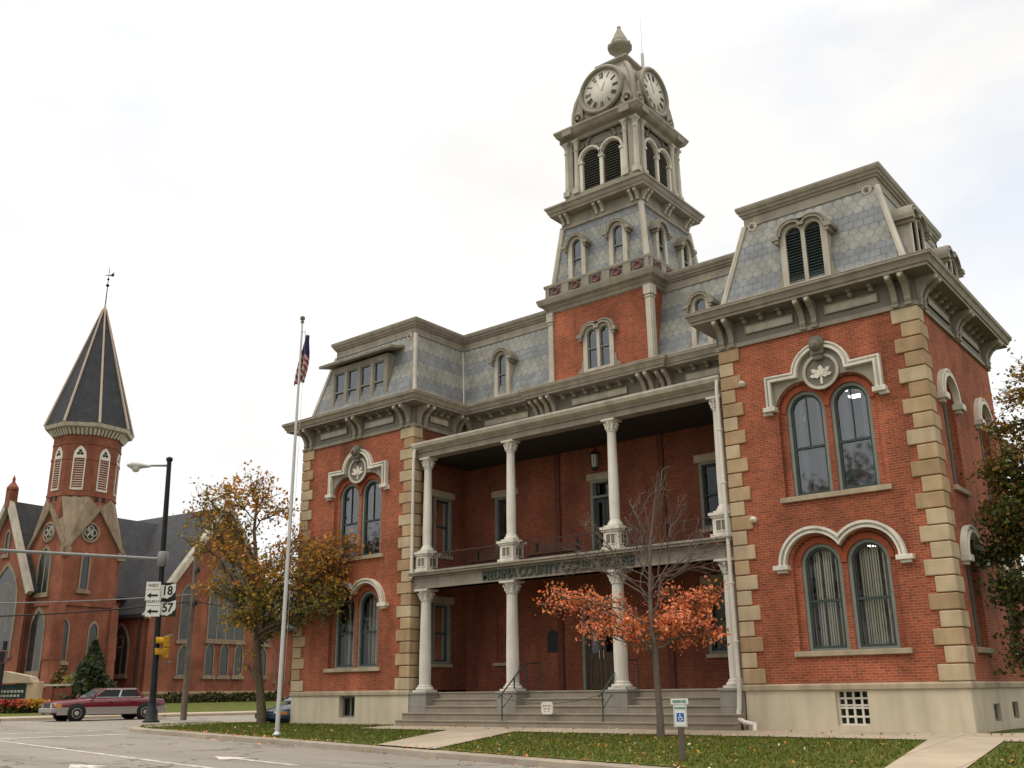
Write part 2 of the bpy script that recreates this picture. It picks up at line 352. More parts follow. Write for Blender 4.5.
def dup(o, dx=(0, 0, 0), rz=0, parent=None):
    """copy of an object with its children"""
    c = o.copy(); COL.objects.link(c); c.parent = parent if parent is not None else o.parent
    if parent is None: c.location = Vector(o.location)+Vector(dx); c.rotation_euler.z = o.rotation_euler.z+rz
    for ch in list(o.children): dup(ch, parent=c)
    return c
def arc(cx, cz, r, a0, a1, n=16): return [(cx+r*cos(radians(a0+(a1-a0)*i/n)), cz+r*sin(radians(a0+(a1-a0)*i/n))) for i in range(n+1)]
def arch_loop(cx, z0, zs, r, n=16): return [(cx-r, z0), (cx+r, z0)] + arc(cx, zs, r, 0, 180, n)
def rect(u0, u1, z0, z1): return [(u0, z0), (u1, z0), (u1, z1), (u0, z1)]
def point_loop(cx, z0, zs, hw, k=1.35, n=8):
    """pointed arch; arcs of radius k*2*hw"""
    R = 2*hw*k/1.35; c = R-hw; top = math.degrees(math.acos(c/R)); P = [(cx-hw, z0), (cx+hw, z0)]
    P += [(cx-c+R*cos(radians(top*i/n)), zs+R*sin(radians(top*i/n))) for i in range(n+1)]
    P += [(cx+c-R*cos(radians(top*(n-i)/n)), zs+R*sin(radians(top*(n-i)/n))) for i in range(1, n+1)]
    return P
def text_mesh(txt, size, name, mat, parent, origin, u, up, depth=.02, offset=0., sx=1, align='CENTER'):
    cu = bpy.data.curves.new('lettering', 'FONT'); cu.body = txt; cu.size = size; cu.extrude = depth; cu.offset = offset; cu.align_x = align; cu.align_y = 'CENTER'
    to = bpy.data.objects.new('lettering_source', cu); COL.objects.link(to)
    dg = bpy.context.evaluated_depsgraph_get(); dg.update()
    me = bpy.data.meshes.new_from_object(to.evaluated_get(dg)); bpy.data.objects.remove(to); bpy.data.curves.remove(cu)
    u = Vector(u).normalized(); up = Vector(up).normalized(); w = u.cross(up)
    vs = [Vector(origin)+u*(v.co.x*sx)+up*v.co.y+w*v.co.z for v in me.vertices]
    b = MB(); b.add(vs, [tuple(p.vertices) for p in me.polygons]); bpy.data.meshes.remove(me)
    return b.build(name, mat, parent)

# ------------------------------------------------------------------ ground
def road_z(x): return -.51 - .014*max(x, -38.0)
def kerb_y(x):
    y = -8.46 - .14*x
    if x < -25.5:
        q = min(1.0, (-25.5-x)/4.0); y += 4.0*(1-sqrt(max(0, 1-q*q)))
    return y
def smooth(t): t = max(0., min(1., t)); return t*t*(3-2*t)
def lawn_z(x, y):
    yk = kerb_y(max(x, -29.5)); zk = road_z(x)+.12
    t = (y-yk)/max(.5, -.9-yk); t = max(0., min(1., t))
    z = zk*(1-t) + 0.0*t
    if x > .3 and y > -1: z += .05*min(6, (y+1))*smooth((x-.3)/1.5)
    return z
def sheet(name, mat, xs, ya, yb, zf, n=12, bottom=0.0):
    b = MB(); k = n+1
    vs = []
    for x in xs:
        for j in range(k):
            y = ya(x)+(yb(x)-ya(x))*j/n; vs.append((x, y, zf(x, y)))
    b.add(vs, [(i*k+j, (i+1)*k+j, (i+1)*k+j+1, i*k+j+1) for i in range(len(xs)-1) for j in range(n)], 0, True)
    o = b.build(name, mat); o['kind'] = 'structure'; return o
def lin(a, b, n): return [a+(b-a)*i/n for i in range(n+1)]
# asphalt with patches, tar seams and wear
m, t, b_ = newmat('worn_asphalt')
c = mixc(t, ramp(t, noise(t, .35, 6, rough=.6, stretch=(.35, 1.6, 1)), (.35, 0), (.65, 1)), (.20, .182, .158), (.255, .235, .205))
c = mixc(t, 1, c, ramp(t, noise(t, 60, 3), (.3, .78), (.7, 1.2)), 'MULTIPLY')
c = mixc(t, ramp(t, noise(t, 1.6, 8, rough=.7), (.6, 0), (.72, .5)), c, (.16, .148, .135))
vo = N(t, 'ShaderNodeTexVoronoi', feature='DISTANCE_TO_EDGE'); vo.inputs['Scale'].default_value = .22
tcw = N(t, 'ShaderNodeTexCoord'); wn = N(t, 'ShaderNodeTexNoise'); wn.inputs['Scale'].default_value = 1.1; wn.inputs['Detail'].default_value = 6; t.links.new(tcw.outputs['Object'], wn.inputs[0])
va = N(t, 'ShaderNodeVectorMath', operation='SCALE'); t.links.new(wn.outputs['Color'], va.inputs[0]); va.inputs['Scale'].default_value = 2.2
vb = N(t, 'ShaderNodeVectorMath', operation='ADD'); t.links.new(tcw.outputs['Object'], vb.inputs[0]); t.links.new(va.outputs[0], vb.inputs[1]); t.links.new(vb.outputs[0], vo.inputs['Vector'])
c = mixc(t, ramp(t, vo.outputs['Distance'], (.004, .75), (.012, 0)), c, (.035, .034, .032))
c = mixc(t, ramp(t, noise(t, .5, 4, stretch=(.12, 1.3, 1)), (.56, 0), (.7, .35)), c, (.10, .095, .088))
t.links.new(c, b_.inputs['Base Color']); b_.inputs['Roughness'].default_value = .85; bump(t, b_, noise(t, 90, 3), .4, .01); MT['asphalt'] = m
# scored joints in the concrete walks
m = MT['walk']; t = m.node_tree; b_ = t.nodes['Principled BSDF']; src = b_.inputs['Base Color'].links[0].from_socket
jb = N(t, 'ShaderNodeTexBrick'); jb.offset = 0
for k_, v_ in (('Color1', (.92,)*3), ('Color2', (1.06,)*3), ('Mortar', (.55,)*3)): jb.inputs[k_].default_value = (*v_, 1)
jb.inputs['Scale'].default_value = 1; jb.inputs['Brick Width'].default_value = 1.3; jb.inputs['Row Height'].default_value = 1.25; jb.inputs['Mortar Size'].default_value = .012
t.links.new(N(t, 'ShaderNodeTexCoord').outputs['Object'], jb.inputs['Vector']); t.links.new(mixc(t, 1, src, jb.outputs['Color'], 'MULTIPLY'), b_.inputs['Base Color'])
m, t, b_ = newmat('grass_ground')
c = mixc(t, ramp(t, noise(t, 1.2, 6, rough=.65), (.35, 0), (.65, 1)), (.070, .096, .014), (.118, .12, .026))
c = mixc(t, 1, c, ramp(t, noise(t, 26, 5), (.3, .55), (.7, 1.35)), 'MULTIPLY')
c = mixc(t, ramp(t, noise(t, 3.2, 7, rough=.75), (.58, 0), (.74, .8)), c, (.15, .10, .05))
t.links.new(c, b_.inputs['Base Color']); b_.inputs['Roughness'].default_value = .95; bump(t, b_, noise(t, 60, 4), .8, .04); MT['grass'] = m
m, t, b_ = newmat('road_paint')
c = mixc(t, ramp(t, noise(t, 5, 6, rough=.7), (.42, 1), (.62, 0)), (.27, .25, .225), (.60, .575, .52)); t.links.new(c, b_.inputs['Base Color']); b_.inputs['Roughness'].default_value = .8; MT['paint'] = m

def far_z(x, y):
    base = road_z(max(x, -38))-.2
    if x < -41: base += .55*smooth((-41-x)/14)
    return base
g = MB(); gx = [-700, -300, -160, -100, -80, -70, -62, -56, -52, -48, -45, -42, -38, -30, -20, -10, 0, 10, 20, 40, 80, 200, 700]
gy = [-400, -150, -60, -30, 0, 20, 40, 80, 150, 400, 900]
g.add([(x, y, far_z(x, y)) for x in gx for y in gy], [(i*11+j, (i+1)*11+j, (i+1)*11+j+1, i*11+j+1) for i in range(len(gx)-1) for j in range(10)], 0, True)
tag(g.build('ground', 'grass'), kind='structure')
sheet('road', 'asphalt', lin(-150, -42, 12)+lin(-41, 60, 60), lambda x: -8.46-.14*x-13.5, lambda x: kerb_y(x) if x > -29.5 else -8.46-.14*x+(4.0 if x > -41.5 else 0), lambda x, y: road_z(x))
def street_w(y): return -41.6 + .14*(y+4)
def street_e(y): return -29.5 + .14*(y+1) - .0
bs = MB(); ys = lin(-.86, 90, 40); vs = []
for y in ys:
    for q in range(9): x = street_w(y)+(street_e(y)-street_w(y))*q/8; vs.append((x, y, road_z(x)+.004))
bs.add(vs, [(i*9+j, i*9+j+1, (i+1)*9+j+1, (i+1)*9+j) for i in range(40) for j in range(8)], 0, True)
tag(bs.build('cross_street', 'asphalt'), kind='structure')
# far side of the cross street: kerb, pavement, church lawn
bs = MB(); vs = []; ys = lin(-2.4, 90, 60)
offs = (0, .02, .25, 1.0, 2.6, 2.62, 8, 14, 30)
def chz(i, x): return (road_z(-40)+(-.02, .13, .13, .15, .17)[i]) if i < 5 else .2 + .42*smooth((-43-x)/12)
for y in ys:
    for i, o_ in enumerate(offs[:5]): vs.append((street_w(y)-o_, y, chz(i, 0)))
bs.add(vs, [(i*5+j, i*5+j+1, (i+1)*5+j+1, (i+1)*5+j) for i in range(60) for j in range(4)], 0)
tag(bs.build('far_pavement', 'walk'), kind='structure')
bs = MB(); vs = []; oo = lin(2.55, 34, 16)
for y in ys:
    for o_ in oo: x = street_w(y)-o_; vs.append((x, y, .18 + .42*smooth((-43.5-x)/12)))
bs.add(vs, [(i*17+j, i*17+j+1, (i+1)*17+j+1, (i+1)*17+j) for i in range(60) for j in range(16)], 0, True)
tag(bs.build('church_lawn', 'grass'), kind='structure')
# courthouse block: kerb, lawn, walks
xs = lin(-29.5, -25.5, 10)+lin(-25, 34, 60)
def kerbstrip():
    b = MB(); vs = []
    for x in xs:
        y = kerb_y(x); z = road_z(x)
        vs += [(x, y, z-.1), (x, y+.03, z+.115), (x, y+.06, z+.13), (x, y+.42, z+.135)]
    b.add(vs, [(i*4+j, (i+1)*4+j, (i+1)*4+j+1, i*4+j+1) for i in range(len(xs)-1) for j in range(3)])
    ys2 = lin(-.46, 60, 30); vs = []
    for y in ys2:
        x = street_e(y); z = road_z(x)
        vs += [(x, y, z-.1), (x+.03, y, z+.115), (x+.06, y, z+.13), (x+.35, y, z+.135)]
    b.add(vs, [(i*4+j, (i+1)*4+j, (i+1)*4+j+1, i*4+j+1) for i in range(30) for j in range(3)])
    return tag(b.build('kerb', 'kerb'), kind='structure')
kerbstrip()
sheet('lawn', 'grass', lin(-29.2, 34, 126), lambda x: kerb_y(x)+.40, lambda x: (.4 if x > -23.7 else 60) if x < .2 else 9.0, lambda x, y: lawn_z(x, y) + .012, 24)
def walk_poly(name, quad, n=14, lift=.03, mat='walk'):
    """a walk laid over the lawn between two edges a->b and d->c"""
    a, b2, c2, d2 = [Vector(p) for p in quad]; b = MB(); vs = []
    for i in range(n+1):
        p, q = a.lerp(b2, i/n), d2.lerp(c2, i/n)
        for j in range(5): r = p.lerp(q, j/4); vs.append((r.x, r.y, lawn_z(r.x, r.y)+lift))
    b.add(vs, [(i*5+j, (i+1)*5+j, (i+1)*5+j+1, i*5+j+1) for i in range(n) for j in range(4)], 0, True)
    return tag(b.build(name, mat), kind='structure')
walk_poly('entrance_walk', ((-17.7, -2.05), (3.2, -2.05), (3.2, -.05), (-17.7, .1)), 40)
walk_poly('diagonal_walk', ((-12.25, -6.4), (-14.1, -1.5), (-11.6, -1.5), (-10.0, -6.75)), lift=.034)
walk_poly('corner_walk', ((-.5, -1.5), (.98, -1.5), (1.62, -8.4), (.45, -8.2)), lift=.034)
walk_poly('street_walk', ((-28.9, 1), (-28.9+.14*20, 21), (-27.3+.14*20, 21), (-27.3, 1)), lift=.03)
walk_poly('kerb_ramp', ((-28.9, 1), (-27.3, 1), (-25.8, -4.4), (-28.2, -3.2)), lift=.034)
# painted markings
def road_strip(name, pts, w=.12, lift=.006):
    b = MB(); P = [Vector(p) for p in pts]; vs = []
    for i, p in enumerate(P):
        e = (P[min(i+1, len(P)-1)]-P[max(i-1, 0)]).normalized(); nn = Vector((-e.y, e.x))*w/2
        for q in (p+nn, p-nn): vs.append((q.x, q.y, road_z(q.x)+lift))
    b.add(vs, [(2*i, 2*i+1, 2*i+3, 2*i+2) for i in range(len(P)-1)]); return tag(b.build(name, 'paint'), kind='structure')
def lerp2(a, b, n): return [(a[0]+(b[0]-a[0])*i/n, a[1]+(b[1]-a[1])*i/n) for i in range(n+1)]
road_strip('lane_line', lerp2((-25.2, -9.88), (30, -17.6), 30), .13)
road_strip('stop_line', lerp2((-26.3, -15.5), (-25.0, -5.6), 8), .32)
road_strip('crosswalk_line', lerp2((-29.3, -15.0), (-28.1, -4.9), 8), .22)
def arrow(x, y, L_=3.6):
    u = Vector((-.99, .139)); w = Vector((.139, .99)); o_ = Vector((x, y)); b = MB()
    def P(a, c): q = o_+u*a+w*c; return (q.x, q.y, road_z(q.x)+.006)
    b.add([P(-L_/2, .08), P(L_/2-1.1, .08), P(L_/2-1.1, -.08), P(-L_/2, -.08), P(L_/2-1.1, .42), P(L_/2, 0), P(L_/2-1.1, -.42)], [(0, 1, 2, 3), (4, 5, 6)])
    tag(b.build('lane_arrow', 'paint'), kind='structure')
arrow(-12.2, -10.1); arrow(-12.6, -13.3)

# ------------------------------------------------------------------ courthouse
xR, xRL, xLR, xLL = 0.0, -5.46, -17.57, -23.58
ZB0, ZB1, ZA, ZC = .98, 1.13, 10.19, 11.28
YC, YW, DEP = 2.71, 2.9, 6.92
CH = empty('courthouse', (-11.8, 3.0, 0), 'red brick courthouse with slate mansard roofs, white columned porch and tall clock tower', 'courthouse')
FR, ER, EL = front(0), east(0), east(xLR)
XM = {'R': -2.56, 'L': -20.37}
GR = .465
def pair_recess(xm, z0, zs, r=.71):
    a = math.degrees(math.acos(.6/r))
    return [(xm-.6-r, z0), (xm+.6+r, z0)] + arc(xm+.6, zs, r, 0, 180-a, 12) + arc(xm-.6, zs, r, a, 180, 12)
def pav_wall(f, u0, u1, recesses, opens, rects=()):
    b = MB()
    b.panel(f, rect(u0, u1, ZB1, ZA), list(recesses), 0-.12, 0, 0)
    # recessed leaf with the window openings
    for rc in recesses:
        pass
    lo = [q for q in opens]
    b.panel(f, rect(u0+.3, u1-.3, ZB1, ZA), lo, -.45, -.12, 0)
    return b
UP, LOW = (5.78, 8.08), (1.90, 4.02)
def single_recess(u, z0, zs, r=.56): return arch_loop(u, z0, zs, r, 20)
for key, u0, u1 in (('R', xRL, xR), ('L', xLL, xLR)):
    xm = XM[key]
    rec = [pair_recess(xm, z0, zs) for z0, zs in (UP, LOW)]
    ops = [arch_loop(xm+s*.6, z0, zs, GR+.06, 20) for z0, zs in (UP, LOW) for s in (-1, 1)]
    pav_wall(FR, u0, u1, rec, ops).build('pavilion_wall', 'brick', CH)
SIDE = (1.72, 5.12)
GS = .40
rec = [single_recess(u, z0, zs) for z0, zs in (UP, LOW) for u in SIDE]; ops = [arch_loop(u, z0, zs, GS+.06, 20) for z0, zs in (UP, LOW) for u in SIDE]
pav_wall(ER, .003, DEP-.003, rec, ops).build('pavilion_wall', 'brick', CH)
# return wall of the left pavilion, with its two tall windows on the porch
b = MB(); RW = [rect(1.1, 2.02, 1.98, 4.05), rect(1.1, 2.02, 5.72, 7.8)]
b.panel(EL, rect(.003, YW, ZB1, ZA), RW, -.3, 0, 0); b.build('return_wall', 'brick_porch_shaded', CH)
b = MB(); b.panel(west(xLL), rect(.003, 24, ZB1, ZA), (), -.2, 0, 0); b.build('flank_wall', 'brick', CH); b = MB(); b.panel(west(xRL), rect(.003, YW, ZB1, ZA), (), -.2, 0, 0); b.build('flank_wall', 'brick', CH)
b = MB(); b.panel(east(-3.4), rect(DEP, 24, ZB1, ZA), (), -.2, 0, 0); b.build('rear_wall', 'brick', CH); b = MB(); b.panel(Fr((0, 24, 0), (1, 0, 0), (0, 1, 0)), rect(xLL, -3.4, -.4, ZA), (), -.2, 0, 0); b.build('rear_wall', 'brick', CH); b = MB(); b.panel(Fr((0, DEP, 0), (1, 0, 0), (0, 1, 0)), rect(-3.4, -.003, -.4, ZA), (), -.2, 0, 0); b.build('rear_wall', 'brick', CH)
# foundation and belt course
b = MB()
GRL = rect(-3.09, -2.30, .16, .95); LW = rect(-20.96, -20.15, .24, .96)
b.panel(FR, rect(xRL, .017, -.4, ZB0), [GRL], -.3, .02); b.build('foundation', 'cream', CH); b = MB(); b.panel(FR, rect(xLL-.017, xLR+.017, -.4, ZB0), [LW], -.3, .02); b.build('foundation', 'cream', CH); b = MB()
b.panel(ER, rect(-.017, DEP-.003, -.4, ZB0), [rect(1.75, 2.35, .22, .62), rect(3.55, 4.15, .24, .64)], -.25, .02); b.build('foundation', 'cream', CH)
for f, q, d in ((EL, rect(-.017, YW, -.4, ZB0), .02), (west(xLL), rect(-.017, 24, -.4, ZB0), .02), (west(xRL), rect(.003, 1, -.4, ZB0), 0), (east(-3.4), rect(DEP, 24, -.4, ZB0), .02)):
    b = MB(); b.panel(f, q, (), -.2, d); b.build('foundation', 'cream', CH)
beltp = [(.0, ZB0-.002), (.075, ZB0), (.075, ZB1-.04), (.04, ZB1), (-.1, ZB1+.002)]
b = MB(); b.sweep([(xLL, 24), (xLL, 0), (xLR, 0), (xLR, .6)], beltp); b.build('belt_course', 'sill', CH, bevel=.01); b = MB(); b.sweep([(xRL, .6), (xRL, 0), (0, 0), (0, DEP), (-3.4, DEP), (-3.4, 20)], beltp)
b.build('belt_course', 'sill', CH, bevel=.01)
# interiors: floors, ceilings, partitions
b = MB()
for u0, u1 in ((xRL+.5, -.5), (xLL+.5, xLR-.4)):
    for z0, z1 in ((1.2, 5.0), (5.05, 9.2)):
        b.box(u0, u1, 4.6, 4.7, z0, z1); b.box(u0, u1, .5, 4.6, z1, z1+.04, 0); b.box(u0, u1, .5, 4.6, z0-.04, z0, 0)
b.build('interior_partition', 'room', CH)
b = MB(); b.box(xLR+.1, xRL-.1, 6.2, 6.3, 1, 9.5); b.box(xLR+.1, xRL-.1, YW+.5, 6.2, 4.8, 4.9); b.build('hall_partition', 'dark', CH)

def arched_window(f, u, z0, zs, d=-.12, r=GR, pane='glass', cover=None, centre_bar=True, name='window'):
    """casing > sash, pane and what hangs behind it"""
    b = MB(); ou = arch_loop(u, z0, zs, r+.06, 20); inn = arch_loop(u, z0+.06, zs, r-.03, 20)
    b.panel(f, ou, [inn], d-.2, d-.04); w = b.build(name, 'sash_grey', CH)
    tag(w)
    b = MB(); i2 = arch_loop(u, z0+.12, zs, r-.085, 20)
    b.panel(f, arch_loop(u, z0+.06, zs, r-.03, 20), [i2], d-.18, d-.09)
    zm = z0+(zs+r-z0)*.47; b.fbox(f, u-r+.03, u+r-.03, zm-.03, zm+.03, d-.18, d-.085)
    if centre_bar: b.fbox(f, u-.012, u+.012, zm, zs+r-.08, d-.17, d-.1)
    b.build('sash', 'green', w)
    b = MB(); b.panel(f, arch_loop(u, z0+.1, zs, r-.07, 20), (), d-.15, d-.135); b.v = b.v; b.build('pane', pane, w)
    if cover == 'blind':
        b = MB(); k = 15; wd = 2*r/k
        for i in range(k):
            x = u-r+wd*(i+.5); hh = sqrt(max(0, r*r-(x-u)**2)); a = rnd.uniform(.25, .75)
            if rnd.random() < .12: continue
            p, q = f(x-wd*.42*cos(a), 0, d-.36-wd*.42*sin(a)), f(x+wd*.42*cos(a), 0, d-.36+wd*.42*sin(a))
            b.add([(p.x, p.y, z0+.1), (q.x, q.y, z0+.1), (q.x, q.y, zs+hh-.02), (p.x, p.y, zs+hh-.02)], [(0, 1, 2, 3)])
        b.build('blind', 'blind', w)
    elif cover == 'curtain':
        b = MB()
        for s in (-1, 1):
            n = 12; vs = []
            for i in range(n+1):
                x = u+s*(r*(1-.62*i/n)); hh = sqrt(max(0, r*r-(x-u)**2)); p = f(x, 0, d-.34+.035*sin(i*2.1)); vs += [(p.x, p.y, z0+.1), (p.x, p.y, zs+hh-.02)]
            b.add(vs, [(2*i, 2*i+2, 2*i+3, 2*i+1) for i in range(n)], 0, True)
        b.build('curtain', 'curtain', w)
    return w
for key in 'RL':
    xm = XM[key]
    for s in (-1, 1):
        arched_window(FR, xm+s*.6, *UP, pane='glass_sky', cover='curtain' if (key, s) != ('R', 2) else None)
        arched_window(FR, xm+s*.6, *LOW, cover='blind', centre_bar=False)
for u in SIDE:
    arched_window(ER, u, *UP, pane='glass_sky', r=GS); arched_window(ER, u, *LOW, r=GS)
# sills
def sill(f, u0, u1, z0, z1, d=.09, mat='sill'): b = MB(); b.fbox(f, u0, u1, z0, z1, -.3, d); return b.build('window_sill', mat, CH, bevel=.012)
for key in 'RL':
    for z0 in (UP[0], LOW[0]): sill(FR, XM[key]-1.44, XM[key]+1.44, z0-.13, z0)
for u in SIDE:
    for z0 in (UP[0], LOW[0]): sill(ER, u-.64, u+.64, z0-.13, z0)
# brick arch rings over the recesses
b = MB()
for key in 'RL':
    for z0, zs in (UP, LOW):
        for s in (-1, 1): b = MB(); b.band(FR, arc(XM[key]+s*.6, zs, GR+.06, 0, 180, 20), -.13, 0, -.2, -.085 + s*.004); b.build('window_arch', 'archbrick', CH)
# hood moulds
def moulded(b, f, path, w, d, mat=0):
    b.band(f, path, -w/2, w/2, -.05, d*.62, mat); b.band(f, path, -w/2, -w*.1, d*.55, d, mat); b.band(f, path, w*.2, w/2, d*.55, d*.86, mat)
def upper_hood(f, xm, narrow=False):
    zs = UP[1]; z_f, z_s, rc = zs+.14, 9.02, .72
    a = math.degrees(math.asin((z_s-9.0)/rc))
    path = [(xm-1.68, z_f), (xm-1.47, z_f+.0), (xm-1.47, z_s)] + arc(xm, 9.0-.02, rc, 178, 2, 22) + [(xm+1.47, z_s), (xm+1.47, z_f), (xm+1.68, z_f)]
    b = MB(); moulded(b, f, path[1:-1], .175, .19)
    for s in (-1, 1):
        b.fbox(f, xm+s*1.47-.17, xm+s*1.47+.17, z_f-.1, z_f+.03, -.05, .22); b.fbox(f, xm+s*1.55-.12, xm+s*1.55+.12, z_f-.17, z_f-.1, -.05, .12)
    h = b.build('hood_mould', 'white', CH, bevel=.012)
    a2 = math.degrees(math.acos(.6/.75))
    low = [(xm-1.35, z_f-.05)] + arc(xm-.6, zs, .75, 180, a2, 12) + arc(xm+.6, zs, .75, 180-a2, 0, 12) + [(xm+1.35, z_f-.05)]
    up = [(xm+1.4, z_f-.05), (xm+1.4, z_s)] + arc(xm, 8.98, rc-.06, 2, 178, 20) + [(xm-1.4, z_s), (xm-1.4, z_f-.05)]
    b = MB(); b.panel(f, low+up, (), -.05, .06); b.build('hood_tympanum', 'trim', h)
    # roundel with a carved leaf, and the carved keystone head
    b = MB(); b.band(f, arc(xm, 8.98, .45, 0, 360, 28)[:-1], -.04, .04, .05, .11, 0, True); b.build('roundel_ring', 'trim_light', h)
    b = MB(); b.panel(f, arc(xm, 8.98, .42, 0, 360, 24)[:-1], (), .05, .064); b.build('roundel', 'trim_dark', h)
    b = MB()
    for li, (ang, ln, wd) in enumerate(((90, .30, .085), (40, .33, .08), (140, .33, .08), (5, .30, .07), (175, .30, .07), (62, .2, .06), (118, .2, .06))):
        ca, sa = cos(radians(ang)), sin(radians(ang)); o_ = Vector((xm, 8.86))
        pts = [(0, 0), (ln*.35, wd), (ln*.6, wd*.55), (ln*.75, wd*.8), (ln, 0), (ln*.75, -wd*.8), (ln*.6, -wd*.55), (ln*.35, -wd)]
        b.panel(f, [(o_.x+p*ca-q*sa, o_.y+p*sa+q*ca) for p, q in pts], (), .06, .09+.004*li)
    b.fbox(f, xm-.03, xm+.03, 8.64, 8.88, .06, .086)
    b.build('carved_leaf', 'white', h)
    b = MB()
    b.lathe((xm, 9.66), [(.0, .40), (.09, .39), (.15, .33), (.17, .25), (.15, .05)], 14, 0, axis=f)
    b.panel(f, [(xm-.17, 9.42), (xm+.17, 9.42), (xm+.2, 9.8), (xm+.1, 9.92), (xm-.1, 9.92), (xm-.2, 9.8)], (), 0, .24)
    b.fbox(f, xm-.12, xm+.12, 9.28, 9.44, 0, .2)
    b.fbox(f, xm-.04, xm+.04, 9.56, 9.7, .3, .45)
    b.build('keystone_head', 'trim_dark', h, bevel=.03)
def lower_hood(f, xm):
    zs = LOW[1]; R = .86; off = .66
    def db(b, ra, rb, d0, d1):
        ia, oa = math.degrees(math.acos(off/ra)), math.degrees(math.acos(off/rb))
        out = arc(xm-off, zs, rb, 180, oa, 18) + arc(xm+off, zs, rb, 180-oa, 0, 18)[1:]
        inn = arc(xm-off, zs, ra, 180, ia, 18) + arc(xm+off, zs, ra, 180-ia, 0, 18)[1:]
        b.panel(f, out+inn[::-1], (), d0, d1)
    b = MB(); db(b, R-.09, R+.08, -.05, .12); db(b, R+.015, R+.081, .1, .19); db(b, R-.09, R-.035, .1, .16)
    for s in (-1, 1):
        q = xm+s*(off+R+.04); b.fbox(f, q-.2, q+.2, zs-.1, zs+.02, -.05, .21); b.fbox(f, q-.13, q+.13, zs-.17, zs-.1, -.05, .13)
    b.build('hood_mould', 'white', CH, bevel=.012)
def side_hood(f, u, zs):
    R = .72; b = MB(); moulded(b, f, [(u-R, zs-.0)]+arc(u, zs, R, 178, 2, 22)+[(u+R, zs-.0)], .2, .17)
    for s in (-1, 1): q = u+s*R; b.fbox(f, q-.17, q+.17, zs-.14, zs+.02, -.05, .22); b.fbox(f, q-.1, q+.1, zs-.22, zs-.14, -.05, .13)
    b.build('hood_mould', 'white', CH, bevel=.012)
for key in 'RL': upper_hood(FR, XM[key]); lower_hood(FR, XM[key])
for u in SIDE: side_hood(ER, u, UP[1]); side_hood(ER, u, LOW[1])
# quoins
def quoins(f1, u, s1, f2, v, s2):
    b = MB(); n = 23; h = (ZA-ZB1)/n; r2 = random.Random(int(abs(u)*10))
    for i in range(n):
        z0, z1 = ZB1+i*h+.012, ZB1+(i+1)*h-.012; ln = .62 if i % 2 == 0 else .42; l2 = .42 if i % 2 == 0 else .62; mt = r2.choice((0, 0, 1, 1, 2))
        o = .055
        if f1: b.fbox(f1, min(u, u+s1*ln), max(u, u+s1*ln), z0, z1, -.03, o, mt)
        if f2: b.fbox(f2, v-(o if f1 and s2 > 0 else 0), v+s2*l2, z0, z1, -.03, o-.002, mt)
    return b.build('quoins', ('stone', 'stone2', 'stone3'), CH, bevel=.022)
quoins(FR, 0, -1, ER, 0, 1); quoins(FR, xRL, 1, None, 0, 1); quoins(FR, xLR, -1, EL, 0, 1); quoins(FR, xLL, 1, west(xLL), 0, 1)

# main cornice
XT0, XT1 = -13.6, -8.95
wallpath = [(xLL, 24), (xLL, 0), (xLR, 0), (xLR, YC), (XT0, YC), (XT0, YC-.14), (XT1, YC-.14), (XT1, YC), (xRL, YC), (xRL, 0), (0, 0), (0, DEP), (-3.4, DEP), (-3.4, 24)]
b = MB(); b.sweep(wallpath, [(-.2, ZA), (.07, ZA), (.07, ZA+.1), (.035, ZA+.14)]); b.build('architrave', 'trim', CH); b = MB(); b.sweep(wallpath, [(.033, ZA+.13), (.03, 10.96)], cap=False); b.build('frieze', 'trim_dark', CH); b = MB(); b.sweep(wallpath, [(.02, 10.95), (.52, 10.966)], cap=False); b.build('soffit', 'trim_dark', CH)  # frieze in darker paint; soffit coloured dark for the shade under the cornice
b = MB(); b.sweep(wallpath, [(.515, 10.972), (.54, 10.97), (.54, 11.05), (.58, 11.06), (.60, 11.12), (.63, 11.18), (.68, 11.22), (.68, 11.285), (.62, 11.30), (-.2, 11.36)]); b.build('cornice', 'trim', CH)
b = MB(); b.sweep(wallpath, [(.63, 11.30), (.69, 11.292), (.69, 11.31), (.55, 11.33)]); b.build('cornice_flashing', plain_mat('rusty_flashing', (.42, .33, .25), .7, .3, 5), CH)
def fr_panel(_, f, u0, u1, d=.03):
    b = MB(); b.fbox(f, u0, u1, 10.5, 10.76, d, d+.03, 0); b.band(f, rect(u0, u1, 10.5, 10.76), 0, .03, d, d+.055, 1, True); b.build('frieze_panel', ('trim_light', 'trim'), CH)
b = MB()
for c0 in (xRL, xLL):
    w = (5.46 if c0 == xRL else 6.01)
    for a in (.16, .58): fr_panel(b, FR, c0+w*a-.0, c0+w*(a+.26))
fr_panel(b, EL, .75, 1.75)
fc = front(YC)
for a, e in ((-16.5, -14.4), (-8.0, -6.2)): fr_panel(b, fc, a, e)
fr_panel(b, front(YC-.14), -12.4, -10.1)
for a, e in ((.95, 2.9), (4.0, 5.9)): fr_panel(b, ER, a, e)
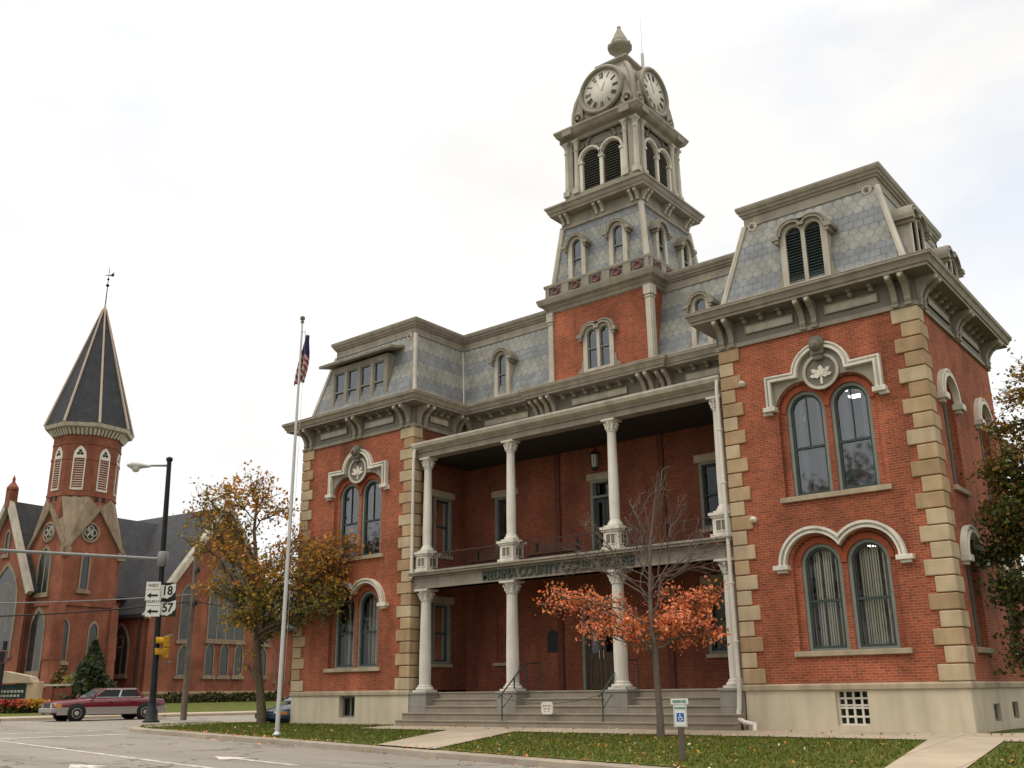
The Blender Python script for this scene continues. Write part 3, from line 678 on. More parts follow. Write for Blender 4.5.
# brackets: one master, copied
prof = [(0, 10.30), (.09, 10.31), (.12, 10.38), (.10, 10.46), (.15, 10.60), (.24, 10.72), (.38, 10.80), (.46, 10.84), (.50, 10.90), (.50, 10.965), (0, 10.965)]
b = MB(); n = len(prof)
vs = [(-.075, -d, z) for d, z in prof]+[(.075, -d, z) for d, z in prof]
b.add(vs, [tuple(range(n)), tuple(range(n, 2*n))] + [(i, (i+1) % n, n+(i+1) % n, n+i) for i in range(n)])
f0 = front(0); b.lathe((0, 10.88), [(.052, .45), (.052, .53), (.02, .54)], 10, 1, axis=f0); b.fbox(f0, -.09, .09, 10.22, 10.30, -.02, .1, 0)
master = b.build('bracket', ('trim', 'trim_light'), CH, bevel=.008)
BR = []
def put_bracket(x, y, rz):
    o = master if not BR else dup(master)
    BR.append(o); o.location = Vector((x, y, 0))-Vector((0, 0, 0)); o.rotation_euler.z = rz
for v in master.data.vertices: v.co += CH.location
for xx in (-5.30, -5.0, -2.9, -2.58, -.46, -.14): put_bracket(xx-CH.location.x, -.03-CH.location.y, 0)
for xx in (-23.42, -23.1, -20.6, -20.28, -18.1, -17.76): put_bracket(xx-CH.location.x, -.03-CH.location.y, 0)
for xx in (-14.0, -13.74): put_bracket(xx-CH.location.x, YC-.03-CH.location.y, 0)
for xx in (-8.8, -8.54): put_bracket(xx-CH.location.x, YC-.03-CH.location.y, 0)
for xx in (-13.4, -13.12, -9.42, -9.14): put_bracket(xx-CH.location.x, YC-.17-CH.location.y, 0)
put_bracket(-17.2-CH.location.x, YC-.03-CH.location.y, 0); put_bracket(-5.8-CH.location.x, YC-.03-CH.location.y, 0)
for yy in (.18, .5, 3.32, 3.62, 6.45, 6.75): put_bracket(.03-CH.location.x, yy-CH.location.y, pi/2)
for yy in (.18, .5, 2.05, 2.35): put_bracket(xLR+.03-CH.location.x, yy-CH.location.y, pi/2)
# modillion knobs between brackets
b = MB()
def knobs(f, us):
    for u in us: b = MB(); b.lathe((u, 10.86), [(.07, .02), (.075, .14), (.055, .2), (.02, .22)], 10, 0, axis=f); b.fbox(f, u-.06, u+.06, 10.90, 10.965, .02, .3); b.build('modillion', 'trim', CH)
for c0 in (-4.55, -4.05, -3.5, -2.1, -1.55, -1.0, -22.6, -22.05, -21.5, -20.9+.02, -19.7, -19.2, -18.65): knobs(FR, (c0,))
knobs(EL, (.95, 1.3, 1.65)); knobs(fc, lin(-16.7, -14.4, 4)+lin(-8.1, -6.2, 4)); knobs(front(YC-.14), lin(-12.7, -9.85, 6)); knobs(ER, lin(.95, 2.9, 4)+lin(4.05, 5.95, 4))

# mansards
b = MB(); b.sweep(wallpath[:4]+[(xRL, YC)]+wallpath[9:], [(-.10, 11.3), (-.13, 11.45), (-.77, 14.16)]); b.build('mansard_roof', 'slate', CH)
IN = .76
upp = [(xLL+IN, 24), (xLL+IN, IN), (xLR-IN, IN), (xLR-IN, YC+IN), (xRL+IN, YC+IN), (xRL+IN, IN), (-IN, IN), (-IN, DEP-IN), (-4.2, DEP-IN), (-4.2, 24)]
b = MB(); b.sweep(upp, [(-.03, 14.12), (.025, 14.13), (.025, 14.18), (.0, 14.20), (.0, 14.42), (.045, 14.44), (.055, 14.49), (.10, 14.52), (.115, 14.58), (.155, 14.62), (.18, 14.70), (.18, 14.76), (.14, 14.78), (-.4, 14.82)]); b.build('upper_cornice', 'trim', CH)
b = MB(); b.add([(p[0], p[1], 14.80) for p in upp[:-2]]+[(-4.2, 24, 14.8), (xLL+IN, 24, 14.8)], [tuple(range(10))]); b.build('roof_deck', 'metalroof', CH)
def hip(b, a, c, w=.075, mat=0):
    b.tube([a, c], w, 6, mat, False)
b = MB()
for x0, s in ((xLL, 1), (xLR, -1), (xRL, 1), (0, -1)):
    hip(b, (x0+s*.10, .10, 11.3), (x0+s*IN, IN, 14.14), .085); b.build('hip_roll', 'trim_light', CH); b = MB()
hip(b, (xLR-.1, YC+.1, 11.3), (xLR-IN, YC+IN, 14.14), .04); b.build('hip_roll', 'trim_light', CH); b = MB(); hip(b, (-.1, DEP-.1, 11.3), (-IN, DEP-IN, 14.14), .08); b.build('hip_roll', 'trim_light', CH)
b = MB()
for x0, s in ((xLR, -1), (xRL, 1), (0, -1)):
    f = front(.77); u = x0+s*1.03
    b.lathe((u, 14.08), [(.14, -.1), (.14, .06), (.10, .075), (.10, .05), (.06, .05), (.05, .09), (0, .09)], 16, 0, axis=f)
    b.lathe((u, 14.08), [(.055, .09), (.03, .105), (0, .105)], 10, 1, axis=f); b.build('rosette', ('trim_light', 'maroon'), CH); b = MB()

# dormers
def dormer(f, us, r, z0, zs, dback, louv=False, hoodw=.13, foot=True, parent=CH, d=0.0, pane='glass_sky', name='dormer'):
    """round headed dormer of one or two lights"""
    lo, hi = us[0]-r-.17, us[-1]+r+.17
    b = MB()
    if len(us) == 1: top = arc(us[0], zs, r+.17, 0, 180, 16)
    else:
        m = (us[1]-us[0])/2; a = math.degrees(math.acos(min(1, m/(r+.17)))); top = arc(us[1], zs, r+.17, 0, 180-a, 12)+arc(us[0], zs, r+.17, a, 180, 12)
    b.panel(f, [(lo, z0), (hi, z0)]+top, [arch_loop(u, z0+.1, zs, r, 14) for u in us], dback, d)
    o = b.build(name, 'trim_light', parent)
    b = MB()
    p = [(x, z) for x, z in top][::-1]; moulded(b, f, p, hoodw, .12+d); b.band(f, p, -.02, hoodw*.6, dback, d+.04)
    for s, e in ((-1, lo), (1, hi)):
        b.fbox(f, min(e, e+s*.17)-.02, max(e, e+s*.17)+.02, zs-.1, zs+.03, dback, d+.15); b.fbox(f, min(e, e+s*.1), max(e, e+s*.1), zs-.2, zs-.1, dback, d+.12)
        if foot:
            b2 = MB(); b2.panel(f, [(e, z0), (e+s*.26, z0), (e+s*.24, z0+.1), (e+s*.1, z0+.2), (e+s*.08, z0+.42), (e, z0+.5)], (), d-.15, d-.02); b2.build('scroll_foot', 'trim', o)
    b.build('dormer_hood', 'trim', o)
    b = MB()
    for u in us: b.panel(f, arch_loop(u, z0+.1, zs, r, 14), (), d-.12, d-.11)
    if louv:
        b.build('louvre_back', 'louvre', o); b = MB(); n = int((zs-z0)/.085)
        for u in us:
            for i in range(n):
                z = z0+.12+i*.085; A, B = f(u-r, z, d-.03), f(u+r, z, d-.03); C2, D = f(u+r, z+.07, d-.1), f(u-r, z+.07, d-.1)
                b.add([A, B, C2, D], [(0, 1, 2, 3)])
        b.build('louvre', 'louvre_lt' if 0 else 'green', o)
    else:
        b.build('pane', pane, o); b = MB(); zm = z0+.1+(zs+r-z0-.1)*.5
        for u in us:
            b.panel(f, arch_loop(u, z0+.1, zs, r, 14), [arch_loop(u, z0+.13, zs, r-.035, 14)], d-.12, d-.06)
            b.fbox(f, u-r, u+r, zm-.02, zm+.02, d-.1, d-.05)
        b.build('sash', 'sash_grey', o); b = MB()
        b.panel(f, rect(lo+.1, hi-.1, z0+.1, zs+r*.6), (), d-.19, d-.15); b.build('room_dark', 'dark', o)
    return o
dormer(front(.15), (-3.02, -2.46), .225, 11.62, 13.17, -.75, louv=True)
dormer(front(YC+.18), (-15.85,), .2, 11.62, 13.12, -.8); dormer(front(YC+.18), (-7.42,), .2, 11.62, 13.12, -.8)
dormer(east(-.15), (1.55, 2.1), .225, 11.62, 13.17, -.75, louv=True); dormer(east(-.15), (4.85, 5.4), .225, 11.62, 13.17, -.75, louv=True)
# shed dormer of four lights on the left pavilion
b = MB(); f = front(.22); X0, X1 = -22.42, -19.25
us = [X0+.16+i*.745 for i in range(4)]
b.panel(f, rect(X0, X1, 11.45, 13.42), [rect(u, u+.58, 11.72, 13.22) for u in us], -.2, 0); b.fbox(f, X0, X1, 13.42, 13.44, -.7, 0)
for e in (X0, X1): b.hexa([f(e-.02, 11.45, -.02), f(e+.02, 11.45, -.02), f(e+.02, 11.45, -.1), f(e-.02, 11.45, -.1), f(e-.02, 13.44, -.02), f(e+.02, 13.44, -.02), f(e+.02, 13.44, -.8), f(e-.02, 13.44, -.8)])
sdm = b.build('shed_dormer', 'trim', CH)
b = MB(); b.hexa([f(X0-.45, 13.48, .32), f(X1+.45, 13.48, .32), f(X1+.45, 13.72, -.75), f(X0-.45, 13.72, -.75), f(X0-.45, 13.60, .34), f(X1+.45, 13.60, .34), f(X1+.45, 13.84, -.75), f(X0-.45, 13.84, -.75)]); b.build('dormer_hood', 'trim', sdm, bevel=.02)
for u in us:
    b = MB(); b.panel(f, rect(u, u+.58, 11.72, 13.22), [rect(u+.05, u+.53, 11.78, 13.17)], -.12, -.03); b.fbox(f, u, u+.58, 12.38, 12.44, -.12, -.02); b.build('sash', 'sash_grey', sdm)
    b = MB(); b.panel(f, rect(u+.04, u+.54, 11.76, 13.19), (), -.1, -.09); b.build('pane', 'glass_sky', sdm)
b = MB(); b.panel(f, rect(X0+.05, X1-.05, 11.6, 13.4), (), -.17, -.13); b.build('room_dark', 'dark', sdm)

# ------------------------------------------------------------------ clock tower
TX, TY = -11.22, 4.75
def sq(h): return [(TX-h, TY-h), (TX+h, TY-h), (TX+h, TY+h), (TX-h, TY+h)]
def tf(side, h):   # frames on the four tower faces, u centred
    return {'s': Fr((TX, TY-h, 0), (1, 0, 0), (0, -1, 0)), 'e': Fr((TX+h, TY, 0), (0, 1, 0), (1, 0, 0)), 'w': Fr((TX-h, TY, 0), (0, -1, 0), (-1, 0, 0)), 'n': Fr((TX, TY+h, 0), (-1, 0, 0), (0, 1, 0))}[side]
HB = 2.12
b = MB(); tw = [arch_loop(u, 11.72, 12.98, .2, 14) for u in (-.29, .23)]
for sd_ in 'sewn': b.panel(tf(sd_, HB), rect(-HB, HB, 11.0, 14.3), tw if sd_ == 's' else (), -.01, 0, hole_d0=-.3)
b.build('tower_brick_stage', 'brick', CH)
b = MB()
for sd_ in 'sewn':
    f = tf(sd_, HB)
    for s in (-1, 1):
        u0, u1 = sorted((s*HB+s*.03, s*(HB-.17))); b.fbox(f, u0, u1, 11.0, 13.85, -.05, .07); b.fbox(f, u0-.04, u1+.04, 13.85, 14.2, -.05, .12); b.fbox(f, u0-.02, u1+.02, 13.75, 13.8, -.05, .1); b.build('corner_pilaster', 'trim_light', CH, bevel=.01); b = MB()
o = dormer(tf('s', HB-.0), (-.29, .23), .2, 11.62, 12.98, -.3, d=.05, hoodw=.15, name='tower_window')
b = MB(); b.sweep(sq(HB), [(-.02, 14.15), (.06, 14.2), (.07, 14.3), (.14, 14.36), (.16, 14.42), (.30, 14.48), (.34, 14.6), (.36, 14.68), (.34, 14.70), (-.2, 14.74)], closed=True); b.build('tower_lower_cornice', 'trim', CH)
h = HB+.08; b = MB()
b.sweep(sq(h), [(0, 14.72), (0, 15.1)], 1, closed=True); b.sweep(sq(h), [(.03, 14.72), (.05, 14.73), (.05, 14.82), (.0, 14.84)], 0, closed=True)
b.sweep(sq(h), [(.0, 15.14), (.05, 15.16), (.07, 15.22), (.07, 15.28), (-.1, 15.3)], 0, closed=True)
for sd_ in 'se':
    f = tf(sd_, h)
    for i in range(6): u = -h+2*h*i/5; b.fbox(f, max(-h, u-.16), min(h, u+.16), 14.8, 15.16, -.02, .05, 0)
b.build('parapet_band', ('trim', 'trim_dark'), CH)
for sd_ in 'se':
    f = tf(sd_, h)
    for i in range(5):
        u = -h+2*h*(i+.5)/5; b = MB()
        b.lathe((u, 14.99), [(.17, 0), (.17, .05), (.14, .075), (.10, .06), (.09, .03), (.0, .03)], 18, 0, axis=f); b.build('rosette', 'maroon', CH)
h = 2.06
b = MB(); b.sweep(sq(h), [(0, 14.7), (-.17, 16.1), (-.34, 17.6)], closed=True); b.build('tower_mansard', 'slate_t', CH)
b = MB()
for sx in (-1, 1):
    for sy in (-1, 1): b = MB(); hip(b, (TX+sx*h, TY+sy*h, 14.7), (TX+sx*(h-.34), TY+sy*(h-.34), 17.6), .11); b.build('hip_roll', 'trim_light', CH)
for sd_ in 'se':
    for u in (-.92, .86): dormer(tf(sd_, 2.02), (u,), .205, 15.25, 16.68, -.45, d=0, hoodw=.12, foot=False)
h = 1.72
b = MB(); b.sweep(sq(h), [(.0, 17.55), (.06, 17.58), (.07, 17.68), (.02, 17.7), (.0, 18.12)], closed=True); b.build('tower_frieze', 'trim', CH)
b = MB(); b.sweep(sq(h), [(0, 18.10), (.34, 18.12), (.36, 18.2), (.40, 18.24), (.44, 18.36), (.49, 18.40), (.49, 18.47), (.4, 18.5), (-.2, 18.72)], closed=True); b.build('tower_bracketed_cornice', 'trim', CH)
def small_bracket(f, u):
    b = MB(); pr = [(0, 17.74), (.08, 17.75), (.1, 17.85), (.2, 17.98), (.3, 18.03), (.3, 18.115), (0, 18.115)]; n = len(pr)
    b.add([f(u-.055, z, d) for d, z in pr]+[f(u+.055, z, d) for d, z in pr], [tuple(range(n)), tuple(range(n, 2*n))]+[(i, (i+1) % n, n+(i+1) % n, n+i) for i in range(n)])
    b.build('small_bracket', 'trim_light', CH)
for sd_ in 'se':
    for u in (-1.62, -1.4, -.13, .13, 1.4, 1.62): small_bracket(tf(sd_, h), u)
# belfry
h = 1.45
b = MB(); b.sweep(sq(1.62), [(.06, 18.68), (.06, 18.82), (.0, 18.86), (0, 18.98), (-.3, 19.0)], closed=True); b.build('belfry_plinth', 'trim', CH)
b = MB(); OPB = [arch_loop(u, 19.02, 20.28, .385, 18) for u in (-.47, .47)]
for sd_ in 'sewn': b.panel(tf(sd_, h), rect(-h, h, 18.9, 21.4), OPB, -.01, 0, hole_d0=-.2)
b.build('belfry_wall', 'plum', CH)
for sd_ in 'se':
    f = tf(sd_, h)
    for u in (-.47, .47):
        b = MB(); b.panel(f, arch_loop(u, 19.02, 20.28, .385, 18), (), -.19, -.18); bk = b.build('louvre_window', 'dark', CH)
        b = MB()
        for i in range(15):
            z = 19.04+i*.108; e = .38 if z < 20.25 else sqrt(max(.0, .38**2-(z+.05-20.28)**2))
            if e < .1: continue
            b.add([f(u-e, z, -.02), f(u+e, z, -.02), f(u+e, z+.085, -.14), f(u-e, z+.085, -.14), f(u-e, z+.02, -.015), f(u+e, z+.02, -.015)], [(0, 1, 2, 3), (0, 1, 5, 4), (4, 5, 2, 3)])
        b.build('louvre', 'louvre_lt', bk)
    b = MB()
    for u in (-.47, .47):
        b.band(f, arc(u, 20.28, .42, 0, 180, 18), -.1, .0, -.05, .1); b.band(f, arc(u, 20.28, .42, 0, 180, 18), -.1, -.04, .1, .15)
    for u in (-.92, 0, .92): b.fbox(f, u-.07, u+.07, 18.98, 20.28, -.05, .09); b.fbox(f, u-.1, u+.1, 20.2, 20.3, -.05, .13)
    b.build('arch_surround', 'white', CH)
    b = MB(); b.band(f, arc(0, 20.78, .62, 8, 172, 18), -.08, 0, -.02, .06)
    for u in (-.93, .93): b.lathe((u, 21.0), [(.17, 0), (.17, .04), (.13, .06), (.11, .03), (0, .03)], 14, 0, axis=f)
    b.panel(f, arc(0, 20.78, .5, 10, 170, 14), (), 0, .02); b.build('spandrel_ornament', 'trim_dark', CH)
for sx, sy in ((-1, -1), (1, -1), (1, 1), (-1, 1)):
    b = MB(); cx, cy = TX+sx*1.42, TY+sy*1.42
    b.box(cx-.17, cx+.17, cy-.17, cy+.17, 18.98, 21.4, 1)
    for ax, ay in ((-sx*.32, sy*.13), (sx*.13, -sy*.32), (sx*.12, sy*.12)):
        px, py = cx+ax, cy+ay; b.box(px-.13, px+.13, py-.13, py+.13, 18.98, 19.2); b.lathe((px, py, 0), [(.10, 19.2), (.115, 19.3), (.10, 19.36), (.085, 20.75), (.09, 20.8), (.12, 20.84), (.09, 20.88), (.10, 21.05), (.15, 21.18)], 12)
        b.box(px-.14, px+.14, py-.14, py+.14, 21.18, 21.26)
    b.build('corner_columns', ('trim_light', 'trim'), CH)
b = MB(); b.sweep(sq(1.54), [(.0, 21.22), (.06, 21.26), (.08, 21.38), (.22, 21.44), (.28, 21.5), (.33, 21.6), (.37, 21.66), (.37, 21.74), (.3, 21.78), (-.3, 21.9)], closed=True); b.build('belfry_cornice', 'trim', CH)
b = MB()
for sd_ in 'sewn':
    for s in (-1, 1): b = MB(); b.fbox(tf(sd_, 1.5), s*1.3-.22, s*1.3+.22, 21.42, 21.75, 0, .40); b.build('cornice_block', 'trim', CH, bevel=.02)
# domed cap, clocks
TX += .10
b = MB(); b.sweep(sq(1.4), [(.05, 21.82), (.05, 21.98), (-.02, 22.0), (-.03, 22.5), (-.1, 23.0), (-.24, 23.5), (-.46, 24.0), (-.7, 24.35), (-.78, 24.5)], closed=True); b.build('tower_cap', 'trim', CH)
b = MB()
for sx in (-1, 1):
    for sy in (-1, 1): b.tube([(TX+sx*(1.4+o_), TY+sy*(1.4+o_), z) for o_, z in ((-.02, 22.0), (-.03, 22.5), (-.1, 23.0), (-.24, 23.5), (-.46, 24.0), (-.74, 24.42))], .10, 8); b.build('hip_roll', 'trim', CH); b = MB()
dialm = plain_mat('clock_dial_white', (.60, .565, .49), .45, .07, 2); MT['dial'] = dialm
CZ, RR = 23.08, .98
for sd_ in 'sewn':
    f = tf(sd_, 1.4)
    b = MB(); b.lathe((0, CZ), [(RR, -1.2), (RR, .02), (RR+.03, .04), (RR+.03, .12), (RR-.03, .17), (RR-.10, .15), (RR-.13, .09), (RR-.13, .03)], 48, 0, axis=f)
    ho = b.build('clock', 'trim', CH)
    b = MB(); b.lathe((0, CZ), [(RR-.12, .0), (RR-.12, .045), (0, .045)], 48, 0, axis=f); b.build('dial', 'dial', ho)
    if sd_ in 'se':
        b = MB(); rom = ['XII', 'I', 'II', 'III', 'IIII', 'V', 'VI', 'VII', 'VIII', 'IX', 'X', 'XI']
        for hh, tx in enumerate(rom):
            a = pi/2-hh*pi/6; cr = Vector((cos(a), sin(a))); rt = Vector((cr.y, -cr.x)); wid = {'I': .042, 'V': .1, 'X': .1}
            tot = sum(wid[c] for c in tx); p = -tot/2
            def stroke(x0, y0, x1, y1, w):
                q = []
                for (x, y, s) in ((x0, y0, -1), (x0, y0, 1), (x1, y1, 1), (x1, y1, -1)):
                    v = rt*(x+s*w/2)+cr*(.62+y); q.append((v.x, CZ+v.y))
                b.panel(f, q, (), .045, .055)
            for c in tx:
                w = wid[c]; m_ = p+w/2
                if c == 'I': stroke(m_, -.12, m_, .12, .03)
                elif c == 'V': stroke(m_-.035, .12, m_, -.12, .03); stroke(m_+.035, .12, m_, -.12, .017)
                else: stroke(m_-.035, .12, m_+.035, -.12, .03); stroke(m_+.035, .12, m_-.035, -.12, .017)
                p += w
            b.build('numeral', 'black', ho); b = MB()
        b = MB(); 
        for ang, ln in ((62, .36), (118, .52)):
            a = radians(ang); b.panel(f, [(.018*cos(a+pi/2), CZ+.018*sin(a+pi/2)), (-.018*cos(a+pi/2), CZ-.018*sin(a+pi/2)), (ln*cos(a), CZ+ln*sin(a))], (), .05, .075)
        b.lathe((0, CZ), [(.03, .045), (.03, .08), (0, .08)], 10, 0, axis=f); b.build('clock_hands', 'dial', ho)
    for s in (-1, 1):   # scrolls beside the clock
        b = MB()
        sc = [(s*(.98+.42*(1-q)**1.0), 22.0+q*1.0) for q in (0, .25, .5)]
        b.lathe((s*1.12, 22.24), [(.25, -.2), (.25, .10), (.2, .13), (.16, .10), (.13, .06), (.07, .06), (.07, .12), (0, .12)], 18, 0, axis=f)
        b.panel(f, [(s*.9, 22.0), (s*1.3, 22.0), (s*1.3, 22.4), (s*1.18, 22.7), (s*1.05, 23.1), (s*.9, 23.2)], (), -.3, .06)
        b.build('scroll', 'trim', ho)
b = MB(); b.box(TX-.62, TX+.62, TY-.62, TY+.62, 24.45, 24.7); b.sweep(sq(.62), [(0, 24.62), (.05, 24.66), (.11, 24.74), (.11, 24.82), (-.05, 24.86)], closed=True); b.box(TX-.58, TX+.58, TY-.58, TY+.58, 24.8, 24.9); b.build('cap_block', 'trim', CH)
b = MB(); b.lathe((TX+.03, TY, -.10), [(.34, 24.88), (.30, 25.0), (.2, 25.15), (.19, 25.45), (.27, 25.6), (.46, 25.78), (.50, 25.9), (.44, 25.98), (.33, 26.0), (.36, 26.12), (.33, 26.2), (.2, 26.5), (.1, 26.72), (.07, 26.78), (.09, 26.84), (.05, 26.9), (0, 26.93)], 20)
for i in range(8):
    a = i*pi/4; b.box(TX+.03+.44*cos(a)-.04, TX+.03+.44*cos(a)+.04, TY+.44*sin(a)-.04, TY+.44*sin(a)+.04, 25.7, 25.9)
b.build('finial', 'trim', CH)
ap = at(643.5, 76, (TX+.6, TY+.9, 0)); b = MB(); b.tube([ap-Vector((0, 0, 1.0)), ap+Vector((0, 0, .2))], .035, 6); b.tube([ap+Vector((0, 0, .2)), ap+Vector((0, 0, 1.05))], .065, 8); b.tube([ap+Vector((0, 0, 1.0)), ap+Vector((0, 0, 3.3))], [.015, .008], 5); b.build('radio_antenna', 'alu', CH)

# ------------------------------------------------------------------ porch
PY = .33; FZ = 1.05; PXS = (-17.14, -13.38, -9.40, -5.80)
b = MB(); fb = front(YW); D3 = rect(-12.5, -11.1, FZ+.02, 3.75); D3u = rect(-11.98, -10.95, 5.1, 7.85)
cw = [D3, rect(-7.92, -6.9, 2.03, 4.1), D3u, rect(-7.86, -6.8, 5.75, 7.85), rect(-16.2, -15.25, 5.1, 7.82)]
b.panel(fb, rect(xLR, xRL, .9, ZA), cw, -.3, 0); b.build('porch_wall', 'brick_porch_shaded', CH)
b = MB()
dbs = plain_mat('dark_brick_strip', (.13, .045, .03), .9, .25, 5)
for u in (-13.36, -9.2):
    for z0, z1 in ((FZ, 4.35), (5.0, 9.0)): b = MB(); b.fbox(fb, u-.1, u+.1, z0, z1, 0, .07); b.build('brick_pilaster', dbs, CH)
b = MB(); b.panel(fb, rect(-16.2, -15.2, 2.0, 3.85), [rect(-16.1, -15.3, 2.08, 3.77)], 0, .06); b.panel(fb, rect(-16.1, -15.3, 2.08, 3.77), (), 0, .012); b.build('blocked_window', 'brick_porch_shaded', CH); sill(fb, -16.3, -15.1, 1.9, 2.0)
def sash_window(f, u0, u1, z0, z1, cover=None, lintel=True, name='window'):
    b = MB(); b.panel(f, rect(u0, u1, z0, z1), [rect(u0+.1, u1-.1, z0+.09, z1-.09)], -.2, .03); w = b.build(name, 'sash_grey', CH)
    b = MB(); b.panel(f, rect(u0+.1, u1-.1, z0+.09, z1-.09), [rect(u0+.15, u1-.15, z0+.15, z1-.14)], -.18, -.08); zm = (z0+z1)/2; b.fbox(f, u0+.1, u1-.1, zm-.03, zm+.03, -.18, -.07); b.build('sash', 'green', w)
    b = MB(); b.panel(f, rect(u0+.12, u1-.12, z0+.1, z1-.1), (), -.15, -.14); b.build('pane', 'glass', w)
    if cover == 'shade': b = MB(); b.panel(f, rect(u0+.1, u1-.1, z0+.4, z1-.1), (), -.27, -.26); b.build('blind', plain_mat('olive_shade', (.16, .16, .12), .8, .1, 2), w)
    if cover == 'blind':
        b = MB(); k = 9; wd = (u1-u0-.2)/k
        for i in range(k): x = u0+.1+wd*(i+.5); b.fbox(f, x-wd*.36, x+wd*.36, z0+.1, z1-.1, -.30, -.295)
        b.build('blind', 'blind', w)
    if lintel: b = MB(); b.fbox(f, u0-.14, u1+.14, z1-.01, z1+.24, -.1, .07); b.build('lintel', 'sill', CH, bevel=.015)
    return w
sash_window(fb, -7.92, -6.9, 2.03, 4.1, 'shade'); sill(fb, -8.0, -6.8, 1.92, 2.03)
sash_window(fb, -7.86, -6.8, 5.75, 7.85, 'curtain'); sill(fb, -7.95, -6.7, 5.64, 5.75)
sash_window(fb, -16.2, -15.25, 5.1, 7.82); sash_window(EL, 1.1, 2.02, 1.98, 4.05, 'blind'); sash_window(EL, 1.1, 2.02, 5.72, 7.8); sill(EL, 1.0, 2.1, 1.87, 1.98, .07); sill(EL, 1.0, 2.1, 5.6, 5.72, .07)
def double_door(u0, u1, z0, z1, glazed):
    b = MB(); b.panel(fb, rect(u0, u1, z0, z1), [rect(u0+.1, u1-.1, z0, z1-.62), rect(u0+.1, u1-.1, z1-.54, z1-.1)], -.25, .04); w = b.build('double_door', 'sash_grey', CH)
    b = MB(); b.panel(fb, rect(u0+.1, u1-.1, z1-.54, z1-.1), (), -.15, -.14); b.build('transom_pane', 'glass', w)
    um = (u0+u1)/2
    for a, e, hx in ((u0+.1, um-.01, 1), (um+.01, u1-.1, -1)):
        zt = z1-.62; k = .35 if glazed else 1.15
        b = MB(); b.panel(fb, rect(a, e, z0+.02, zt-.01), [rect(a+.12, e-.12, z0+k, zt-.14)], -.16, -.08)
        if not glazed: b.band(fb, rect(a+.14, e-.14, z0+.2, z0+.9), 0, .04, -.09, -.06, 0, True)
        lf = b.build('door_leaf', 'doorwood' if not glazed else 'green', w)
        b = MB(); b.panel(fb, rect(a+.1, e-.1, z0+k-.02, zt-.12), (), -.13, -.12); b.build('door_pane', 'glass', w)
        b = MB(); hu = e-.07 if hx == 1 else a+.07; b.tube([fb(hu, z0+.95, -.03), fb(hu, z0+1.2, -.03)], .014, 6); b.build('door_handle', 'chrome', w)
double_door(-12.5, -11.1, FZ+.02, 3.75, False); double_door(-11.98, -10.95, 5.1, 7.85, True)
b = MB(); b.fbox(fb, -12.1, -10.83, 7.84, 8.08, -.1, .07); b.build('lintel', 'sill', CH, bevel=.015); b = MB(); b.fbox(fb, -12.64, -10.96, 3.74, 3.98, -.1, .07); b.build('lintel', 'sill', CH, bevel=.015)
# steps and porch floor
for i, (y0, z1) in enumerate(((-.6, .21), (-.3, .42), (0, .63), (.3, .84), (.6, 1.05))):
    b = MB(); b.box(xLR+.02, xRL-.02, y0, y0+.42 if i < 4 else YW, -.3, z1-.05); b.box(xLR+.02, xRL-.02, y0-.025, y0+.42 if i < 4 else YW, z1-.05, z1); b.build('step' if i < 4 else 'porch_floor', 'conc', CH, bevel=.012)
# pedestals and columns (one built, the rest copied)
def column_parts(z0, z1, r, shaft, capital, base_w, fluted):
    out = []
    c = MB(); c.lathe((PXS[0], PY, 0), [(r*1.0, z0+.2), (r*1.02, z0+(z1-z0)*.3), (r*.86, z1-.38)], 40, 0, .035 if fluted else 0, smooth=False); sh = c.build('porch_column', 'colwhite', CH)
    c = MB(); x, y = PXS[0], PY
    c.box(x-base_w, x+base_w, y-base_w, y+base_w, z0, z0+.06); c.lathe((x, y, 0), [(r*1.5, z0+.06), (r*1.55, z0+.10), (r*1.4, z0+.14), (r*1.2, z0+.16), (r*1.28, z0+.19), (r*1.0, z0+.23)], 24); c.build('base', 'colwhite', sh)
    c = MB(); zt = z1-.38
    c.lathe((x, y, 0), [(r*.88, zt-.02), (r*1.02, zt), (r*1.02, zt+.04), (r*.9, zt+.06), (r*.95, zt+.18), (r*1.2, zt+.28), (r*1.4, zt+.30), (r*1.4, zt+.33)], 24)
    for i in range(8):
        a = i*pi/4; c.tube([(x+r*.95*cos(a), y+r*.95*sin(a), zt+.07), (x+r*1.15*cos(a), y+r*1.15*sin(a), zt+.2), (x+r*1.5*cos(a), y+r*1.5*sin(a), zt+.25)], [.05, .045, .03], 5)
    w = r*1.5; c.box(x-w, x+w, y-w, y+w, z1-.06, z1); c.build('capital', 'colwhite', sh)
    return sh
lowc = column_parts(1.06, 4.40, .20, None, None, .29, True)
upc = column_parts(5.66, 8.99, .155, None, None, .24, False)
b = MB(); x = PXS[0]; b.box(x-.38, x+.38, PY-.35, PY+.35, 0, .98); b.box(x-.41, x+.41, PY-.38, PY+.38, .98, 1.06); ped = b.build('pedestal', 'greypaint', CH, bevel=.015)
b = MB(); b.box(x-.27, x+.27, PY-.27, PY+.27, 4.97, 5.56); b.box(x-.33, x+.33, PY-.33, PY+.33, 4.97, 5.08); b.box(x-.31, x+.31, PY-.31, PY+.31, 5.52, 5.58); b.box(x-.35, x+.35, PY-.35, PY+.35, 5.58, 5.66)
for f in (Fr((x, PY-.27, 0), (1, 0, 0), (0, -1, 0)), Fr((x+.27, PY, 0), (0, 1, 0), (1, 0, 0)), Fr((x-.27, PY, 0), (0, 1, 0), (-1, 0, 0))):
    b.band(f, rect(-.18, .18, 5.14, 5.47), 0, .03, 0, .025, 0, True); b.fbox(f, -.15, .15, 5.17, 5.44, .0, .006, 1); b.fbox(f, -.012, .012, 5.17, 5.44, 0, .02, 0)
